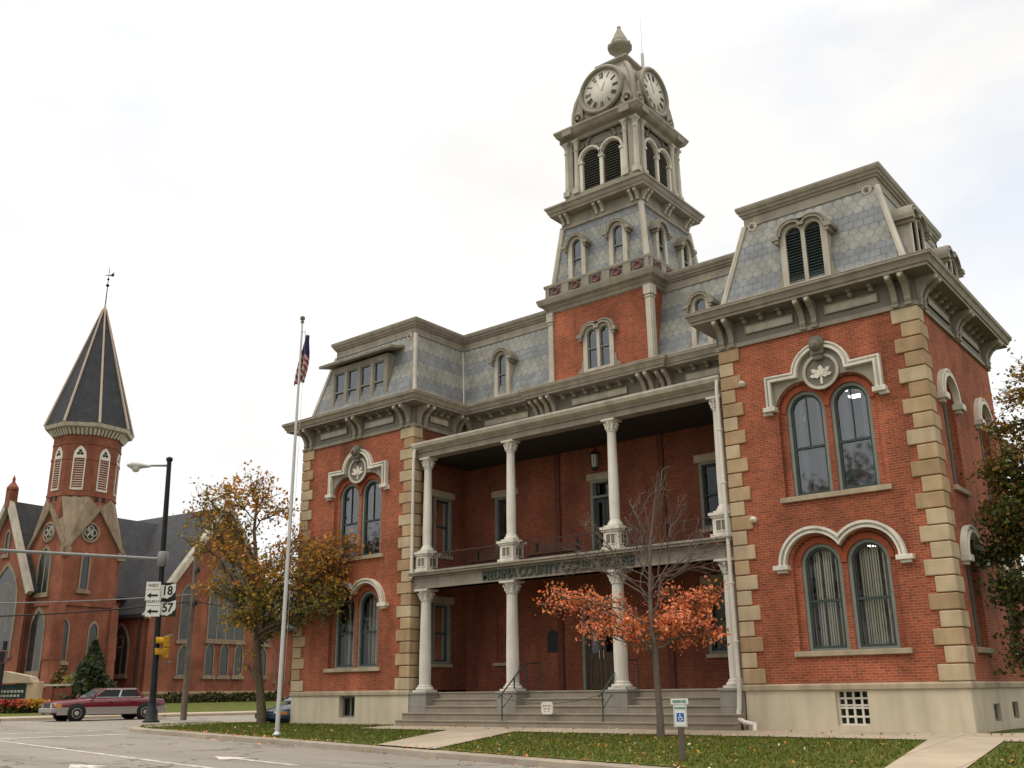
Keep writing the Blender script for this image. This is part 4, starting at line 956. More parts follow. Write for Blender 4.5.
ped2 = b.build('balcony_pedestal', ('white', 'trim_dark'), CH, bevel=.01)
for px in PXS[1:]:
    for o in (lowc, upc, ped, ped2): dup(o, (px-PXS[0], 0, 0))
# porch beam, balcony floor, upper beam, gutter roof
b = MB(); b.box(xLR+.02, xRL-.02, PY-.24, PY+.24, 4.40, 4.82); b.box(xLR+.02, xRL-.02, PY-.27, PY+.27, 4.40, 4.47); b.box(xLR+.02, xRL-.02, PY-.30, PY+.3, 4.76, 4.83); b.build('porch_beam', 'trim', CH, bevel=.012)
b = MB(); b.box(xLR+.02, xRL-.02, PY-.46, YW, 4.83, 4.90); b.box(xLR+.02, xRL-.02, PY-.50, PY+.5, 4.90, 4.97); b.build('balcony_floor', 'trim', CH, bevel=.015)
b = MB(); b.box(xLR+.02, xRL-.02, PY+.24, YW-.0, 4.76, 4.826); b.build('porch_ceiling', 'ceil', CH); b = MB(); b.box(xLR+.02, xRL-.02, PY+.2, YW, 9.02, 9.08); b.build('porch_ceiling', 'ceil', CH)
b = MB(); b.box(xLR+.02, xRL-.02, PY-.2, PY+.2, 8.99, 9.22); b.box(xLR+.02, xRL-.02, PY-.25, PY+.25, 9.18, 9.30); b.build('porch_beam', 'trim', CH, bevel=.012)
b = MB(); pr = [(PY-.25, 9.28), (PY-.42, 9.34), (PY-.47, 9.44), (PY-.47, 9.50), (PY-.40, 9.52), (YW-.02, 9.95), (YW-.02, 9.3)]
n = len(pr); b.add([(xLR+.02, y, z) for y, z in pr]+[(xRL-.02, y, z) for y, z in pr], [tuple(range(n)), tuple(range(n, 2*n))]+[(i, (i+1) % n, n+(i+1) % n, n+i) for i in range(n)]); b.build('porch_roof', 'trim_light', CH)
text_mesh('MEDINA COUNTY COURT HOUSE', .40, 'lettering', plain_mat('grey_green_letters', (.062, .075, .062), .6, .2, 4), CH, (-11.5, PY-.29, 4.615), (1, 0, 0), (0, 0, 1), .02, .014, .93)
# balcony railing
for a, e in zip(PXS[:-1], PXS[1:]):
    b = MB(); b.box(a+.3, e-.3, PY-.02, PY+.02, 5.58, 5.62); b.box(a+.3, e-.3, PY-.02, PY+.02, 5.06, 5.085)
    k = int((e-a-.6)/.115)
    for i in range(k+1): x = a+.3+(e-a-.6)*i/k; b.tube([(x, PY, 4.97), (x, PY, 5.60)], .012, 4)
    b.build('balcony_railing', 'railpaint', CH)
# plaque, downspouts, alarm bells, grilles
b = MB(); b.panel(fb, [(-13.92, 2.28), (-13.48, 2.28), (-13.48, 2.78)]+arc(-13.7, 2.78, .22, 0, 180, 10)[1:-1]+[(-13.92, 2.78)], (), 0, .04); b.build('wall_plaque', 'iron', CH)
b = MB(); b.tube([(xLR+.12, PY-.34, 9.36), (xLR+.11, PY-.38, 9.2), (xLR+.1, PY-.40, 8.9), (xLR+.1, PY-.40, 5.2), (xLR+.1, PY-.40, 4.78)], .055, 10); b.build('downspout', 'white', CH)
b = MB(); x = xRL-.1; b.tube([(x, PY-.40, 9.36), (x, PY-.44, 9.1), (x, PY-.44, 1.4)], .052, 10); b.tube([(x, PY-.44, 1.4), (x, PY-.44, .95), (x-.02, PY-.46, .60), (x-.02, -.20, .42), (x+.0, -.24, .30), (x+.2, -.34, .22), (x+.5, -.40, .18), (x+.5, -.42, .0)], .062, 10)
for z in (2.2, 3.7, 6.4, 7.9): b.box(x-.07, x+.07, PY-.50, PY-.38, z, z+.04)
b.build('downspout', 'white', CH)
for z in (9.1, 5.32, 4.66):
    if z == 4.66: continue
    b = MB(); b.lathe((xRL+.66, z), [(.085, 0), (.085, .1), (.06, .13), (.025, .14), (.02, .19), (0, .19)], 14, 0, axis=FR); b.build('alarm_bell', 'white', CH)
b = MB(); u0, u1, z0, z1 = -3.09, -2.30, .16, .95
b.panel(FR, rect(u0, u1, z0, z1), [rect(u0+.05, u1-.05, z0+.04, z1-.02)], -.3, -.1)
for i in range(1, 4): x = u0+(u1-u0)*i/4; b.fbox(FR, x-.025, x+.025, z0, z1, -.16, -.11)
for z in (.36, .56, .62, .78): b.fbox(FR, u0, u1, z-.022, z+.022, -.16, -.105)
g_ = b.build('basement_grille', 'white', CH); b = MB(); b.panel(FR, rect(u0, u1, z0, z1), (), -.2, -.19); b.build('pane', 'glass_ch', g_); b = MB(); b.panel(FR, rect(u0, u1, z0, z1), (), -.32, -.31); b.build('dark_back', 'dark', g_)
b = MB(); b.panel(FR, rect(-20.96, -20.15, .24, .96), [rect(-20.90, -20.2, .3, .9)], -.25, -.14); b.fbox(FR, -20.57, -20.53, .3, .9, -.25, -.16); w_ = b.build('basement_window', 'sash_grey', CH); b = MB(); b.panel(FR, rect(-20.92, -20.18, .28, .92), (), -.22, -.21); b.build('pane', 'glass_ch', w_); b = MB(); b.panel(FR, rect(-20.96, -20.15, .24, .96), (), -.32, -.31); b.build('dark_back', 'dark', w_)
for u0, z0 in ((1.75, .22), (3.55, .24)):
    b = MB(); b.panel(ER, rect(u0, u0+.6, z0, z0+.4), [rect(u0+.05, u0+.55, z0+.05, z0+.35)], -.2, -.06); w_ = b.build('basement_window', 'sash_grey', CH); b = MB(); b.panel(ER, rect(u0, u0+.6, z0, z0+.4), (), -.18, -.17); b.build('pane', 'iron', w_)

# things on and in the courthouse that are not part of it
def bench(x, y, z, label):
    e = empty('bench', (x, y, z), label, 'bench', 'benches on the balcony'); w = .95
    b = MB()
    for i in range(4): b.box(x-w, x+w, y-.2+i*.11, y-.11+i*.11, z+.42, z+.45)
    b.build('seat', 'bench', e, bevel=.006); b = MB()
    for i in range(3): b.box(x-w, x+w, y+.22+i*.02, y+.25+i*.02, z+.5+i*.1, z+.58+i*.1)
    b.build('backrest', 'bench', e, bevel=.006)
    for s in (-1, 1):
        b = MB(); xx = x+s*(w-.1); b.box(xx-.03, xx+.03, y-.2, y+.25, z+.38, z+.42); b.box(xx-.03, xx+.03, y-.2, y-.14, z, z+.4); b.box(xx-.03, xx+.03, y+.2, y+.26, z, z+.85); b.build('leg', 'iron', e)
bench(-15.5, 1.9, 4.97, 'dark brown slatted bench behind the balcony rail between the two leftmost columns'); bench(-12.9, 1.9, 4.97, 'dark brown slatted bench behind the balcony rail, right of the second column')
e = empty('wall_lantern', (-11.55, YW, 8.55), 'black wall lantern with frosted glass above the balcony doors', 'lantern')
b = MB(); x, y = -11.55, YW-.35; b.tube([(x, YW, 8.75), (x, y, 8.95), (x, y, 8.72)], .018, 6); b.lathe((x, y, 0), [(.03, 8.78), (.17, 8.66), (.17, 8.63)], 8, smooth=False); b.lathe((x, y, 0), [(.13, 8.16), (.13, 8.2), (.1, 8.13), (.03, 8.08)], 8, smooth=False)
for i in range(8): a = (i+.5)*pi/4; b.tube([(x+.13*cos(a), y+.13*sin(a), 8.18), (x+.15*cos(a), y+.15*sin(a), 8.64)], .008, 4)
b.build('lantern_frame', 'iron', e); b = MB(); b.lathe((x, y, 0), [(.11, 8.19), (.135, 8.63)], 8); b.build('lantern_glass', plain_mat('frosted_glass', (.42, .42, .38), .3, .1, 5), e)
k = 0
for (x0, y0, z0, lab) in ((-3.2, 2.2, 9.05, 'lit ceiling light seen in the left window of the upper right arched pair'), (-2.1, 2.6, 9.0, 'lit ceiling light in the rightmost upper front window, higher of its two'), (-1.95, 1.5, 8.6, 'lit ceiling light in the rightmost upper front window, lower of its two'),
                          (-2.0, 2.6, 4.72, 'lit ceiling light behind the blinds of the rightmost lower front window, lower of its two'), (-1.9, 1.5, 4.55, 'lit ceiling light behind the blinds of the rightmost lower front window, higher of its two')):
    e = empty('ceiling_light', (x0, y0, z0), lab, 'ceiling light', 'lit ceiling lights inside the right pavilion')
    b = MB(); b.box(x0-.5, x0+.5, y0-.13, y0+.13, z0+.02, z0+.09); b.tube([(x0, y0, z0+.09), (x0, y0, z0+.5)], .015, 4); b.build('light_housing', 'white', e); b = MB(); b.box(x0-.47, x0+.47, y0-.11, y0+.11, z0-.02, z0+.018); b.build('diffuser', 'lamp', e)
# stair rails and the chain with its notice
def stair_rail(x, label):
    e = empty('stair_handrail', (x, -.5, .2), label, 'handrail', 'handrails on the entrance steps')
    pts = [(x, -.68, .86), (x, -.5, .98), (x, .62, 1.86), (x, 1.4, 1.9)]
    b = MB(); b.tube(pts, .024, 8); b.tube([(x, -.5, .55), (x, .62, 1.42)], .014, 6); b.build('top_rail', 'rail', e)
    for y, z0, z1 in ((-.5, .2, .98), (.1, .62, 1.45), (.75, 1.05, 1.88), (1.4, 1.05, 1.9)): b = MB(); b.tube([(x, y, z0), (x, y, z1)], .022, 8); b.lathe((x, y, z0), [(.06, 0), (.06, .02), (.03, .03)], 10); b.build('post', 'rail', e)
HX0 = onz(502, 724.5, .21).x; 
R0 = at(502, 720, (0, -.5, 0)); 
def xat(px, py, y):
    d = ray(px, py); return (CAM + d*((y-CAM.y)/d.y))
hx1, hx2 = xat(502, 715, -.5).x, xat(603, 715, -.5).x
stair_rail(hx1, 'weathered iron handrail on the steps by the second column from the left'); stair_rail(hx2, 'weathered iron handrail on the steps by the second column from the right')
sg = xat(547.5, 708, -.52)
ch = empty('barrier_chain', (sg.x, sg.y, sg.z), 'thin sagging chain strung across the entrance steps between the handrails', 'chain')
b = MB(); zt = .93
b.tube([(hx1+(hx2-hx1)*i/24, -.52, zt-(zt-sg.z-.12)*(1-((i-11)/13)**2) if i > 0 else zt) for i in range(25)], .010, 5); b.build('chain', 'rail', ch)
cs = empty('notice_sign', tuple(sg), 'small white rounded notice hanging on the chain across the entrance steps', 'sign')
b = MB(); f = Fr((sg.x, sg.y-.02, 0), (1, 0, 0), (0, -1, 0)); b.panel(f, [(q[0]*.21, sg.z+q[1]*.17) for q in ((-1, -.7), (-.7, -1), (.7, -1), (1, -.7), (1, .7), (.7, 1), (-.7, 1), (-1, .7))], (), -.01, .01, back=True); b.build('sign_panel', 'white', cs)
b = MB()
for z, us in ((.06, (-.12, -.06, 0, .06, .12)), (-.02, (-.1, -.04, .04, .1)), (-.09, (-.07, .06))):
    for u in us: b.fbox(f, u-.02, u+.02, sg.z+z-.018, sg.z+z+.018, .01, .013)
b.build('faded_lettering', 'trim_dark', cs)

# ------------------------------------------------------------------ church across the side street
A6 = radians(6); CN = Vector((cos(A6), sin(A6), 0)); CE = Vector((-sin(A6), cos(A6), 0)); C0 = Vector((-57.9, 8.66, 0))
CB = 'brick_church'
def cf(off): return Fr(C0+CN*off, CE, CN)           # faces the street, u to the right
def cs_(off): return Fr(C0+CE*off, -CN, -CE)        # faces south (left), u going away from the street
def cp(u, w, z): return C0+CE*u+CN*w+Vector((0, 0, z))
CU = empty('church', tuple(cp(1.5, -2, .4)), 'red brick church with a dark octagonal spire and steep slate roof across the street', 'church')
U0, U1, TW = -.75, 3.5, 4.25
stone_c = 'church_stone'
def lancet(f, u, z0, zs, hw, frame=.1, pane='glass_ch', bars=0, k=1.35, arch=True, d=.03, wall_d=-.2):
    b = MB(); b.panel(f, point_loop(u, z0, zs, hw+frame, k), [point_loop(u, z0+frame*.8, zs, hw, k)], d-.25, d+.04)
    for i in range(1, bars+1):
        x = u-hw+2*hw*i/(bars+1); b.fbox(f, x-.05, x+.05, z0, zs+hw*.9, d-.1, d-.01)
    if bars > 1: b.band(f, arc(u, zs+hw*.55, hw*.42, 0, 360, 14)[:-1], -.04, .04, d-.1, d-.01, 0, True)
    w = b.build('window', 'church_stone', CU)
    b = MB(); b.panel(f, point_loop(u, z0+.05, zs, hw, k), (), -.02, .012); b.build('pane', 'leaded' if pane == 'glass_ch' else 'leaded_pale', w)
    b = MB(); b.fbox(f, u-hw-.25, u+hw+.25, z0-.22, z0, d-.1, d+.12); b.build('sill', 'church_stone', w)
    return w
# tower shaft with gabled shoulders
fS, fW = cf(0), cs_(U0)
HSH, HAP, HOCT = 10.9, 13.5, 13.6
b = MB(); uc = (U0+U1)/2
b.panel(fS, [(U0, -.5), (U1, -.5), (U1, HSH), (uc, HAP), (U0, HSH)], (), -.002, 0)
b.panel(fW, [(.003, -.5), (TW, -.5), (TW, HSH), (TW/2, HAP), (.003, HSH)], (), -.3, 0)
b.panel(Fr(cp(U1, 0, 0), -CN, CE), [(.003, -.5), (TW, -.5), (TW, HSH), (TW/2, HAP), (.003, HSH)], (), -.3, 0)
b.panel(Fr(cp(0, -TW, 0), CE, -CN), [(U0+.003, -.5), (U1-.003, -.5), (U1-.003, HSH), (uc, HAP), (U0+.003, HSH)], (), -.3, 0)
b.build('tower_shaft', CB, CU)
ax = cp(uc, -TW/2, 0)
# stone broaches over the corners
b = MB()
R8 = 2.12/cos(pi/8)
def octp(r, z, i): a = A6+pi/8+i*pi/4; return Vector((ax.x+r*cos(a), ax.y+r*sin(a), z))
cor = [(U1, 0), (U1, -TW), (U0, -TW), (U0, 0)]
for u_, w_ in cor:
    c_ = cp(u_, w_, HSH-.1); dirs = sorted(range(8), key=lambda i: (octp(R8, HSH, i)-c_).length)[:2]
    p, q = octp(R8, HOCT+.5, dirs[0]), octp(R8, HOCT+.5, dirs[1])
    m1 = Vector((ax.x, ax.y, 0))+ (Vector((p.x, p.y, 0))-Vector((ax.x, ax.y, 0)))*1.0
    gp = [cp(uc, w_*1.0, HAP) if abs(w_) < .01 or abs(w_+TW) < .01 else None, cp(u_, -TW/2, HAP)]
    out = (c_-Vector((ax.x, ax.y, c_.z))).normalized()*.12
    b.add([c_+out, gp[0]+out*.4+Vector((0, 0, .1)), p+Vector((0, 0, .2)), q+Vector((0, 0, .2)), gp[1]+out*.4+Vector((0, 0, .1))], [(0, 1, 2), (0, 2, 3), (0, 3, 4), (0, 1, 3)])
b.build('stone_broach', 'church_stone', CU)
b = MB()
for f, c1, c2 in ((fS, U0, U1), (fW, 0, TW)):
    m_ = (c1+c2)/2
    b.band(f, [(c1-.1, HSH-.3), (m_, HAP+.1), (c2+.1, HSH-.3)], -.12, .14, -.1, .2)
    for s in (c1, c2): b.fbox(f, s-.3, s+.3, HSH-.75, HSH-.2, -.1, .2)
b.build('gable_coping', 'church_stone', CU)
b = MB(); b.add([octp(R8, HOCT-1.5, i) for i in range(8)]+[octp(R8, 19.0, i) for i in range(8)], [(i, (i+1) % 8, 8+(i+1) % 8, 8+i) for i in range(8)]); b.build('octagonal_belfry', CB, CU)
b = MB()
for z0, z1, e in ((14.35, 14.5, .05), (16.9, 17.05, .04), (18.0, 18.1, .04)):
    b.add([octp(R8+e, z0, i) for i in range(8)]+[octp(R8+e, z1, i) for i in range(8)], [(i, (i+1) % 8, 8+(i+1) % 8, 8+i) for i in range(8)]); b.add([octp(R8+e, z1, i) for i in range(8)], [tuple(range(8))]); b.add([octp(R8+e, z0, i) for i in range(8)], [tuple(range(8))])
b.build('belfry_band', 'brick_church', CU)
for i in range(8):
    p, q = octp(R8, 0, i), octp(R8, 0, (i+1) % 8); mid = (p+q)/2; nn = (mid-Vector((ax.x, ax.y, 0))).normalized(); uu = (q-p).normalized()
    if nn.dot(Vector((CAM.x-ax.x, CAM.y-ax.y, 0)).normalized()) < -.25: continue
    f = Fr(mid, uu, nn)
    b = MB(); b.panel(f, point_loop(0, 14.75, 17.15, .42), [rect(-.34, .34, 14.85, 17.0)], -.1, .05)
    w = b.build('belfry_louvre', 'white', CU)
    b = MB()
    for j in range(13): z = 14.87+j*.165; b.add([f(-.34, z, .04), f(.34, z, .04), f(.34, z+.1, -.06), f(-.34, z+.1, -.06)], [(0, 1, 2, 3)])
    b.build('louvre', 'white', w); b = MB(); b.fbox(f, -.34, .34, 14.85, 17.0, -.12, -.07)
    for a in (90, 210, 330): b.lathe((.13*cos(radians(a)), 17.38+.13*sin(radians(a))), [(.11, .045), (.11, .056), (0, .056)], 10, 0, axis=f)
    for s in (-1, 1): b.panel(f, point_loop(s*.27, 14.02, 14.2, .15), (), -.02, .015)
    b.build('dark_opening', 'dark', w)
# spire
b = MB(); eR = 2.78/cos(pi/8); b.add([octp(eR, 19.35, i) for i in range(8)]+[octp(.12, 28.9, i) for i in range(8)], [(i, (i+1) % 8, 8+(i+1) % 8, 8+i) for i in range(8)]); b.build('spire', 'slate_spire', CU)
for i in range(8): b = MB(); b.tube([octp(eR+.02, 19.4, i), octp(.13, 28.95, i)], [.10, .06], 6, 0, False); b.build('spire_rib', 'rib', CU)
b = MB()
for r0, z0, r1, z1 in ((R8+.02, 18.75, R8+.15, 18.9), (R8+.15, 18.9, R8+.2, 19.05), (R8+.2, 19.05, eR-.05, 19.15), (eR-.05, 19.15, eR+.04, 19.4), (eR+.04, 19.4, eR-.2, 19.45)):
    b.add([octp(r0, z0, i) for i in range(8)]+[octp(r1, z1, i) for i in range(8)], [(i, (i+1) % 8, 8+(i+1) % 8, 8+i) for i in range(8)])
b.build('spire_eaves', 'trim_light', CU)
b = MB()
for i in range(8):
    for j in range(7):
        p = octp(R8+.1, 18.8, i).lerp(octp(R8+.1, 18.8, (i+1) % 8), (j+.5)/7); e_ = (p-Vector((ax.x, ax.y, p.z))).normalized(); b.tube([p-Vector((0, 0, .12)), p+e_*.3+Vector((0, 0, .3))], .075, 4, 0, False)
b.build('eaves_corbels', 'white', CU)
b = MB(); b.lathe((ax.x, ax.y, 0), [(.2, 28.3), (.12, 28.9), (.06, 29.4), (.0, 29.5)], 8); b.build('spire_cap', 'trim_light', CU)
b = MB(); b.tube([(ax.x, ax.y, 29.3), (ax.x, ax.y, 32.4)], [.05, .02], 6); 
for z, r in ((30.9, .14), (31.4, .1)): b.lathe((ax.x, ax.y, z), [(0, -r), (r*.8, -r*.5), (r, 0), (r*.8, r*.5), (0, r)], 10)
b.tube([(ax.x-.3*RX.x, ax.y-.3*RX.y, 31.75), (ax.x+.35*RX.x, ax.y+.35*RX.y, 31.75)], .03, 5); b.add([(ax.x+.05*RX.x, ax.y+.05*RX.y, 31.7), (ax.x+.4*RX.x, ax.y+.4*RX.y, 31.6), (ax.x+.4*RX.x, ax.y+.4*RX.y, 32.0)], [(0, 1, 2)])
b.build('weathervane', 'iron', CU)
# tower windows
for f, u in ((fS, uc-.45), (fW, TW/2)):
    b = MB(); b.lathe((u, 11.85), [(.72, -.1), (.72, .06), (.58, .08), (.55, .0)], 28, 0, axis=f)
    w = b.build('round_window', 'church_stone', CU); b = MB(); b.lathe((u, 11.85), [(.57, 0), (.57, .02), (0, .02)], 24, 0, axis=f); b.build('pane', 'leaded_pale', w)
    b = MB()
    for a in range(4): b.band(f, arc(u+.25*cos(a*pi/2), 11.85+.25*sin(a*pi/2), .22, 0, 360, 16)[:-1], -.025, .025, .0, .05, 0, True)
    b.build('tracery', 'trim_light', w)
lancet(fS, uc-.55, 7.95, 9.9, .26, .1); lancet(fW, TW/2, 7.7, 9.7, .62, .12, bars=1)
lancet(fS, uc-1.6, 3.3, 5.4, .33, .1); lancet(fS, uc+.6, 3.4, 5.3, .3, .1); lancet(fW, TW/2-.1, 2.6, 5.3, .75, .16, bars=1)
b = MB(); b.fbox(fW, TW/2-.7, TW/2+.5, .4, 2.6, -.1, .06); b.build('side_door', 'doorwood', CU)
b = MB()
for u_, w_, fx in ((U0, 0, 1), (U1, 0, 1), (U0, -TW, 0)):
    b = MB()
    for z0, z1, e in ((-.5, 3.4, .55), (3.4, 7.0, .32)):
        p = cp(u_, w_, 0); b.hexa([cp(u_-.45, w_-.45, z0), cp(u_+.45 if u_ < 1 else u_+.2, w_-.45, z0), cp(u_+.45 if u_ < 1 else u_+.2, w_+e, z0), cp(u_-.45, w_+e, z0), cp(u_-.4, w_-.4, z1), cp(u_+.4 if u_ < 1 else u_+.15, w_-.4, z1), cp(u_+.4 if u_ < 1 else u_+.15, w_+e*.55, z1), cp(u_-.4, w_+e*.55, z1)])
    b.build('buttress', CB, CU)
b = MB(); b.fbox(fS, U0-.1, U1+.1, 6.9, 7.15, -.05, .1); b.fbox(fW, -.1, TW, 6.9, 7.15, -.05, .1); b.build('string_course', 'brick_church', CU)
# nave: gable to the street
GO = 1.0; fG = cf(GO); GU0, GU1, GE, GP = 5.6, 17.6, 7.0, 15.0; GM = (GU0+GU1)/2; BACK = -26
wins = [(GM+.9, 5.0, 8.8, 1.7), (GM-2.9, 4.9, 8.0, .48), (GM+4.7, 4.9, 8.0, .48)]
smalls = [(GM-.5, 2.45, 4.15, .36), (GM+.9, 2.45, 4.15, .36), (GM+2.3, 2.45, 4.15, .36), (GM-2.9, 2.45, 3.9, .4), (GM+4.7, 2.45, 3.9, .4)]
b = MB(); b.panel(fG, [(GU0, -.5), (GU1, -.5), (GU1, GE), (GM, GP), (GU0, GE)], (), -.4, 0); b.build('gable_wall', CB, CU)
b = MB(); b.panel(cs_(GU0), rect(-GO+.003, -BACK, -.5, GE), (), -.3, 0); b.build('side_wall', CB, CU)
b = MB()
ov, rk = .35, .45
for s, ue in ((-1, GU0), (1, GU1)):
    e0 = (ue+s*ov, GE-.45); sl = (GP-GE)/(GM-GU0)
    P = [cp(GM, GO+rk, GP+.12), cp(e0[0], GO+rk, GE-sl*ov+.12), cp(e0[0], BACK, GE-sl*ov+.12), cp(GM, BACK, GP+.12)]
    Q = [p-Vector((0, 0, .25)) for p in P]; b.hexa([P[0], P[1], P[2], P[3], Q[0], Q[1], Q[2], Q[3]])
b.build('nave_roof', 'slate_dk', CU)
b = MB(); sl = (GP-GE)/(GM-GU0); b.band(fG, [(GU0-.5, GE-.5*sl), (GM, GP+.05), (GU1+.5, GE-.5*sl)], -.14, .26, .05, rk+.12); b.build('gable_coping', 'trim_light', CU)
for u, z0, zs, hw in wins: lancet(fG, u, z0, zs, hw, .14 if hw > 1 else .1, bars=3 if hw > 1 else 0, pane='glass' if hw > 1 else 'glass_ch')
for u, z0, zs, hw in smalls: lancet(fG, u, z0, zs, hw, .09)
b = MB(); b.fbox(fG, GU0-.1, GU1+.1, 1.2, 1.38, -.1, .16); b.fbox(fG, GU0-.06, GU1+.06, -.5, 1.2, -.1, .10); b.build('stone_base', 'stone', CU)
b = MB(); b.fbox(cs_(GU0), -GO, -BACK, -.5, 1.3, -.1, .1); b.build('stone_base', 'stone', CU)
lancet(cs_(GU0), 2.0, 2.5, 4.3, .95, .14, bars=2)
b = MB(); fa = cf(-2.0); b.panel(fa, rect(GU1+.003, 34, -.5, 6.4), (), -.3, 0); b.build('annexe_wall', CB, CU)
for u in (20, 23, 26): lancet(fa, u, 2.2, 4.2, .45, .1)
b = MB(); b.hexa([cp(GU1, -1.6, 6.3), cp(34, -1.6, 6.3), cp(34, -12, 6.3), cp(GU1, -12, 6.3), cp(GU1, -1.6, 6.5), cp(34, -1.6, 6.5), cp(34, -8, 11), cp(GU1, -8, 11)]); b.build('annexe_roof', 'slate_dk', CU)
b = MB(); b.tube([cp(GU0-.25, .3, GE-.4), cp(GU0-.25, .3, .4)], .07, 6); b.build('church_downspout', 'iron', CU)
b = MB(); fn = cp(GM, GO+.3, GP+.1); b.box(fn.x-.18, fn.x+.18, fn.y-.18, fn.y+.18, fn.z-.3, fn.z+.3); b.lathe((fn.x, fn.y, fn.z), [(.2, .3), (.25, .4), (.1, .6), (0, 1.1)], 8); b.build('gable_finial', 'sill', CU)
# wing left of the tower, gable facing south
LG = -1.2; fL = cs_(LG); LM, LE, LP, LH = 6.3, 8.4, 14.3, 3.5
b = MB(); b.panel(fL, [(LM-LH, -.5), (LM+LH, -.5), (LM+LH, LE), (LM, LP), (LM-LH, LE)], (), -.4, 0); b.build('gable_wall', CB, CU)
lancet(fL, LM-.6, 3.8, 7.2, 1.5, .16, bars=3, pane='glass'); lancet(fL, LM-.1, 10.6, 11.9, .2, .1)
b = MB(); fR_ = Fr(cp(0, -(LM-LH), 0), CE, CN); b.panel(fR_, rect(LG, 10, -.5, LE), (), -.3, 0); b.build('side_wall', CB, CU)
b = MB(); sl2 = (LP-LE)/LH
for s in (-1, 1):
    e = LM+s*(LH+.3); ze = LE-sl2*.3
    P = [cp(LG-.3, -LM, LP+.12), cp(LG-.3, -e, ze+.12), cp(12, -e, ze+.12), cp(12, -LM, LP+.12)]; b.hexa(P+[p-Vector((0, 0, .25)) for p in P])
b.build('wing_roof', 'slate_dk', CU)
b = MB(); b.band(fL, [(LM-LH-.4, LE-.4*sl2), (LM, LP+.05), (LM+LH+.4, LE-.4*sl2)], -.14, .26, .05, .42); b.build('gable_coping', 'trim_light', CU)
fn = fL(LM, LP+.2, .15); b = MB(); b.box(fn.x-.3, fn.x+.3, fn.y-.3, fn.y+.3, fn.z-.6, fn.z+.7); b.lathe((fn.x, fn.y, fn.z), [(.42, .7), (.42, .85), (.1, 1.3), (.12, 1.5), (0, 1.8)], 8, smooth=False); b.build('gable_finial', CB, CU)

# things in front of the church
def at_dist(px, D):
    d_ = ray(px, 700); d_ = Vector((d_.x, d_.y, 0)).normalized(); p = CAM+d_*D; p.z = .18+.42*smooth((-43.5-p.x)/12); return p
p = at_dist(14, 62); u = Vector((RX.x, RX.y, 0)).normalized(); v = Vector((-u.y, u.x, 0))
def bx(b, p, u0, u1, w0, w1, z0, z1, m=0): b.hexa([p+u*u0+v*w0+Vector((0, 0, z0)), p+u*u1+v*w0+Vector((0, 0, z0)), p+u*u1+v*w1+Vector((0, 0, z0)), p+u*u0+v*w1+Vector((0, 0, z0)), p+u*u0+v*w0+Vector((0, 0, z1)), p+u*u1+v*w0+Vector((0, 0, z1)), p+u*u1+v*w1+Vector((0, 0, z1)), p+u*u0+v*w1+Vector((0, 0, z1))], m)
cz = p.copy()
sg_ = empty('church_sign', tuple(cz), 'low stone church notice board with a gabled pale cap and dark green panel', 'sign')
b = MB(); bx(b, cz, -1.9, 1.05, -.3, .3, -.2, .45); bx(b, cz, .75, 1.35, -.35, .35, -.2, 1.5); bx(b, cz, -2.2, -1.6, -.35, .35, -.2, 1.5); b.build('stone_base', 'stone2', sg_, bevel=.03)
b = MB(); bx(b, cz, -1.6, .75, -.2, .2, .45, 1.35); b.build('sign_panel', plain_mat('dark_green_panel', (.02, .04, .038), .5, .1, 3), sg_)
b = MB()
for i in range(10): bx(b, cz, -1.3+i*.19, -1.16+i*.19, -.215, -.2, .92, 1.05)
b.build('faded_lettering', 'trim_light', sg_); b = MB()
for i in range(8): bx(b, cz, -1.1+i*.19, -.97+i*.19, -.215, -.2, .70, .81)
b.build('faded_lettering', 'trim_light', sg_)
b = MB(); pts = [(-2.4, 1.42), (1.1, 1.42), (.9, 1.75), (-.6, 2.05), (-2.2, 1.75)]
b.add([cz+u*a-v*.45+Vector((0, 0, z)) for a, z in pts]+[cz+u*a+v*.45+Vector((0, 0, z)) for a, z in pts], [(0, 1, 2, 3, 4), (5, 6, 7, 8, 9)]+[(i, (i+1) % 5, 5+(i+1) % 5, 5+i) for i in range(5)]); b.build('sign_cap', 'sill', sg_)
q = at_dist(47, 66)
wl = empty('garden_wall', tuple(q), 'low red brick garden wall with three capped piers left of the evergreen', 'wall')
b = MB(); bx(b, q, -1.0, 1.3, -.15, .15, -.3, 1.05)
for a in (-1.0, .15, 1.3): bx(b, q, a-.2, a+.2, -.22, .22, -.3, 1.15)
b.build('brickwork', CB, wl); b = MB(); bx(b, q, -1.25, 1.55, -.25, .25, 1.15, 1.27); b.build('coping', 'trim_light', wl)

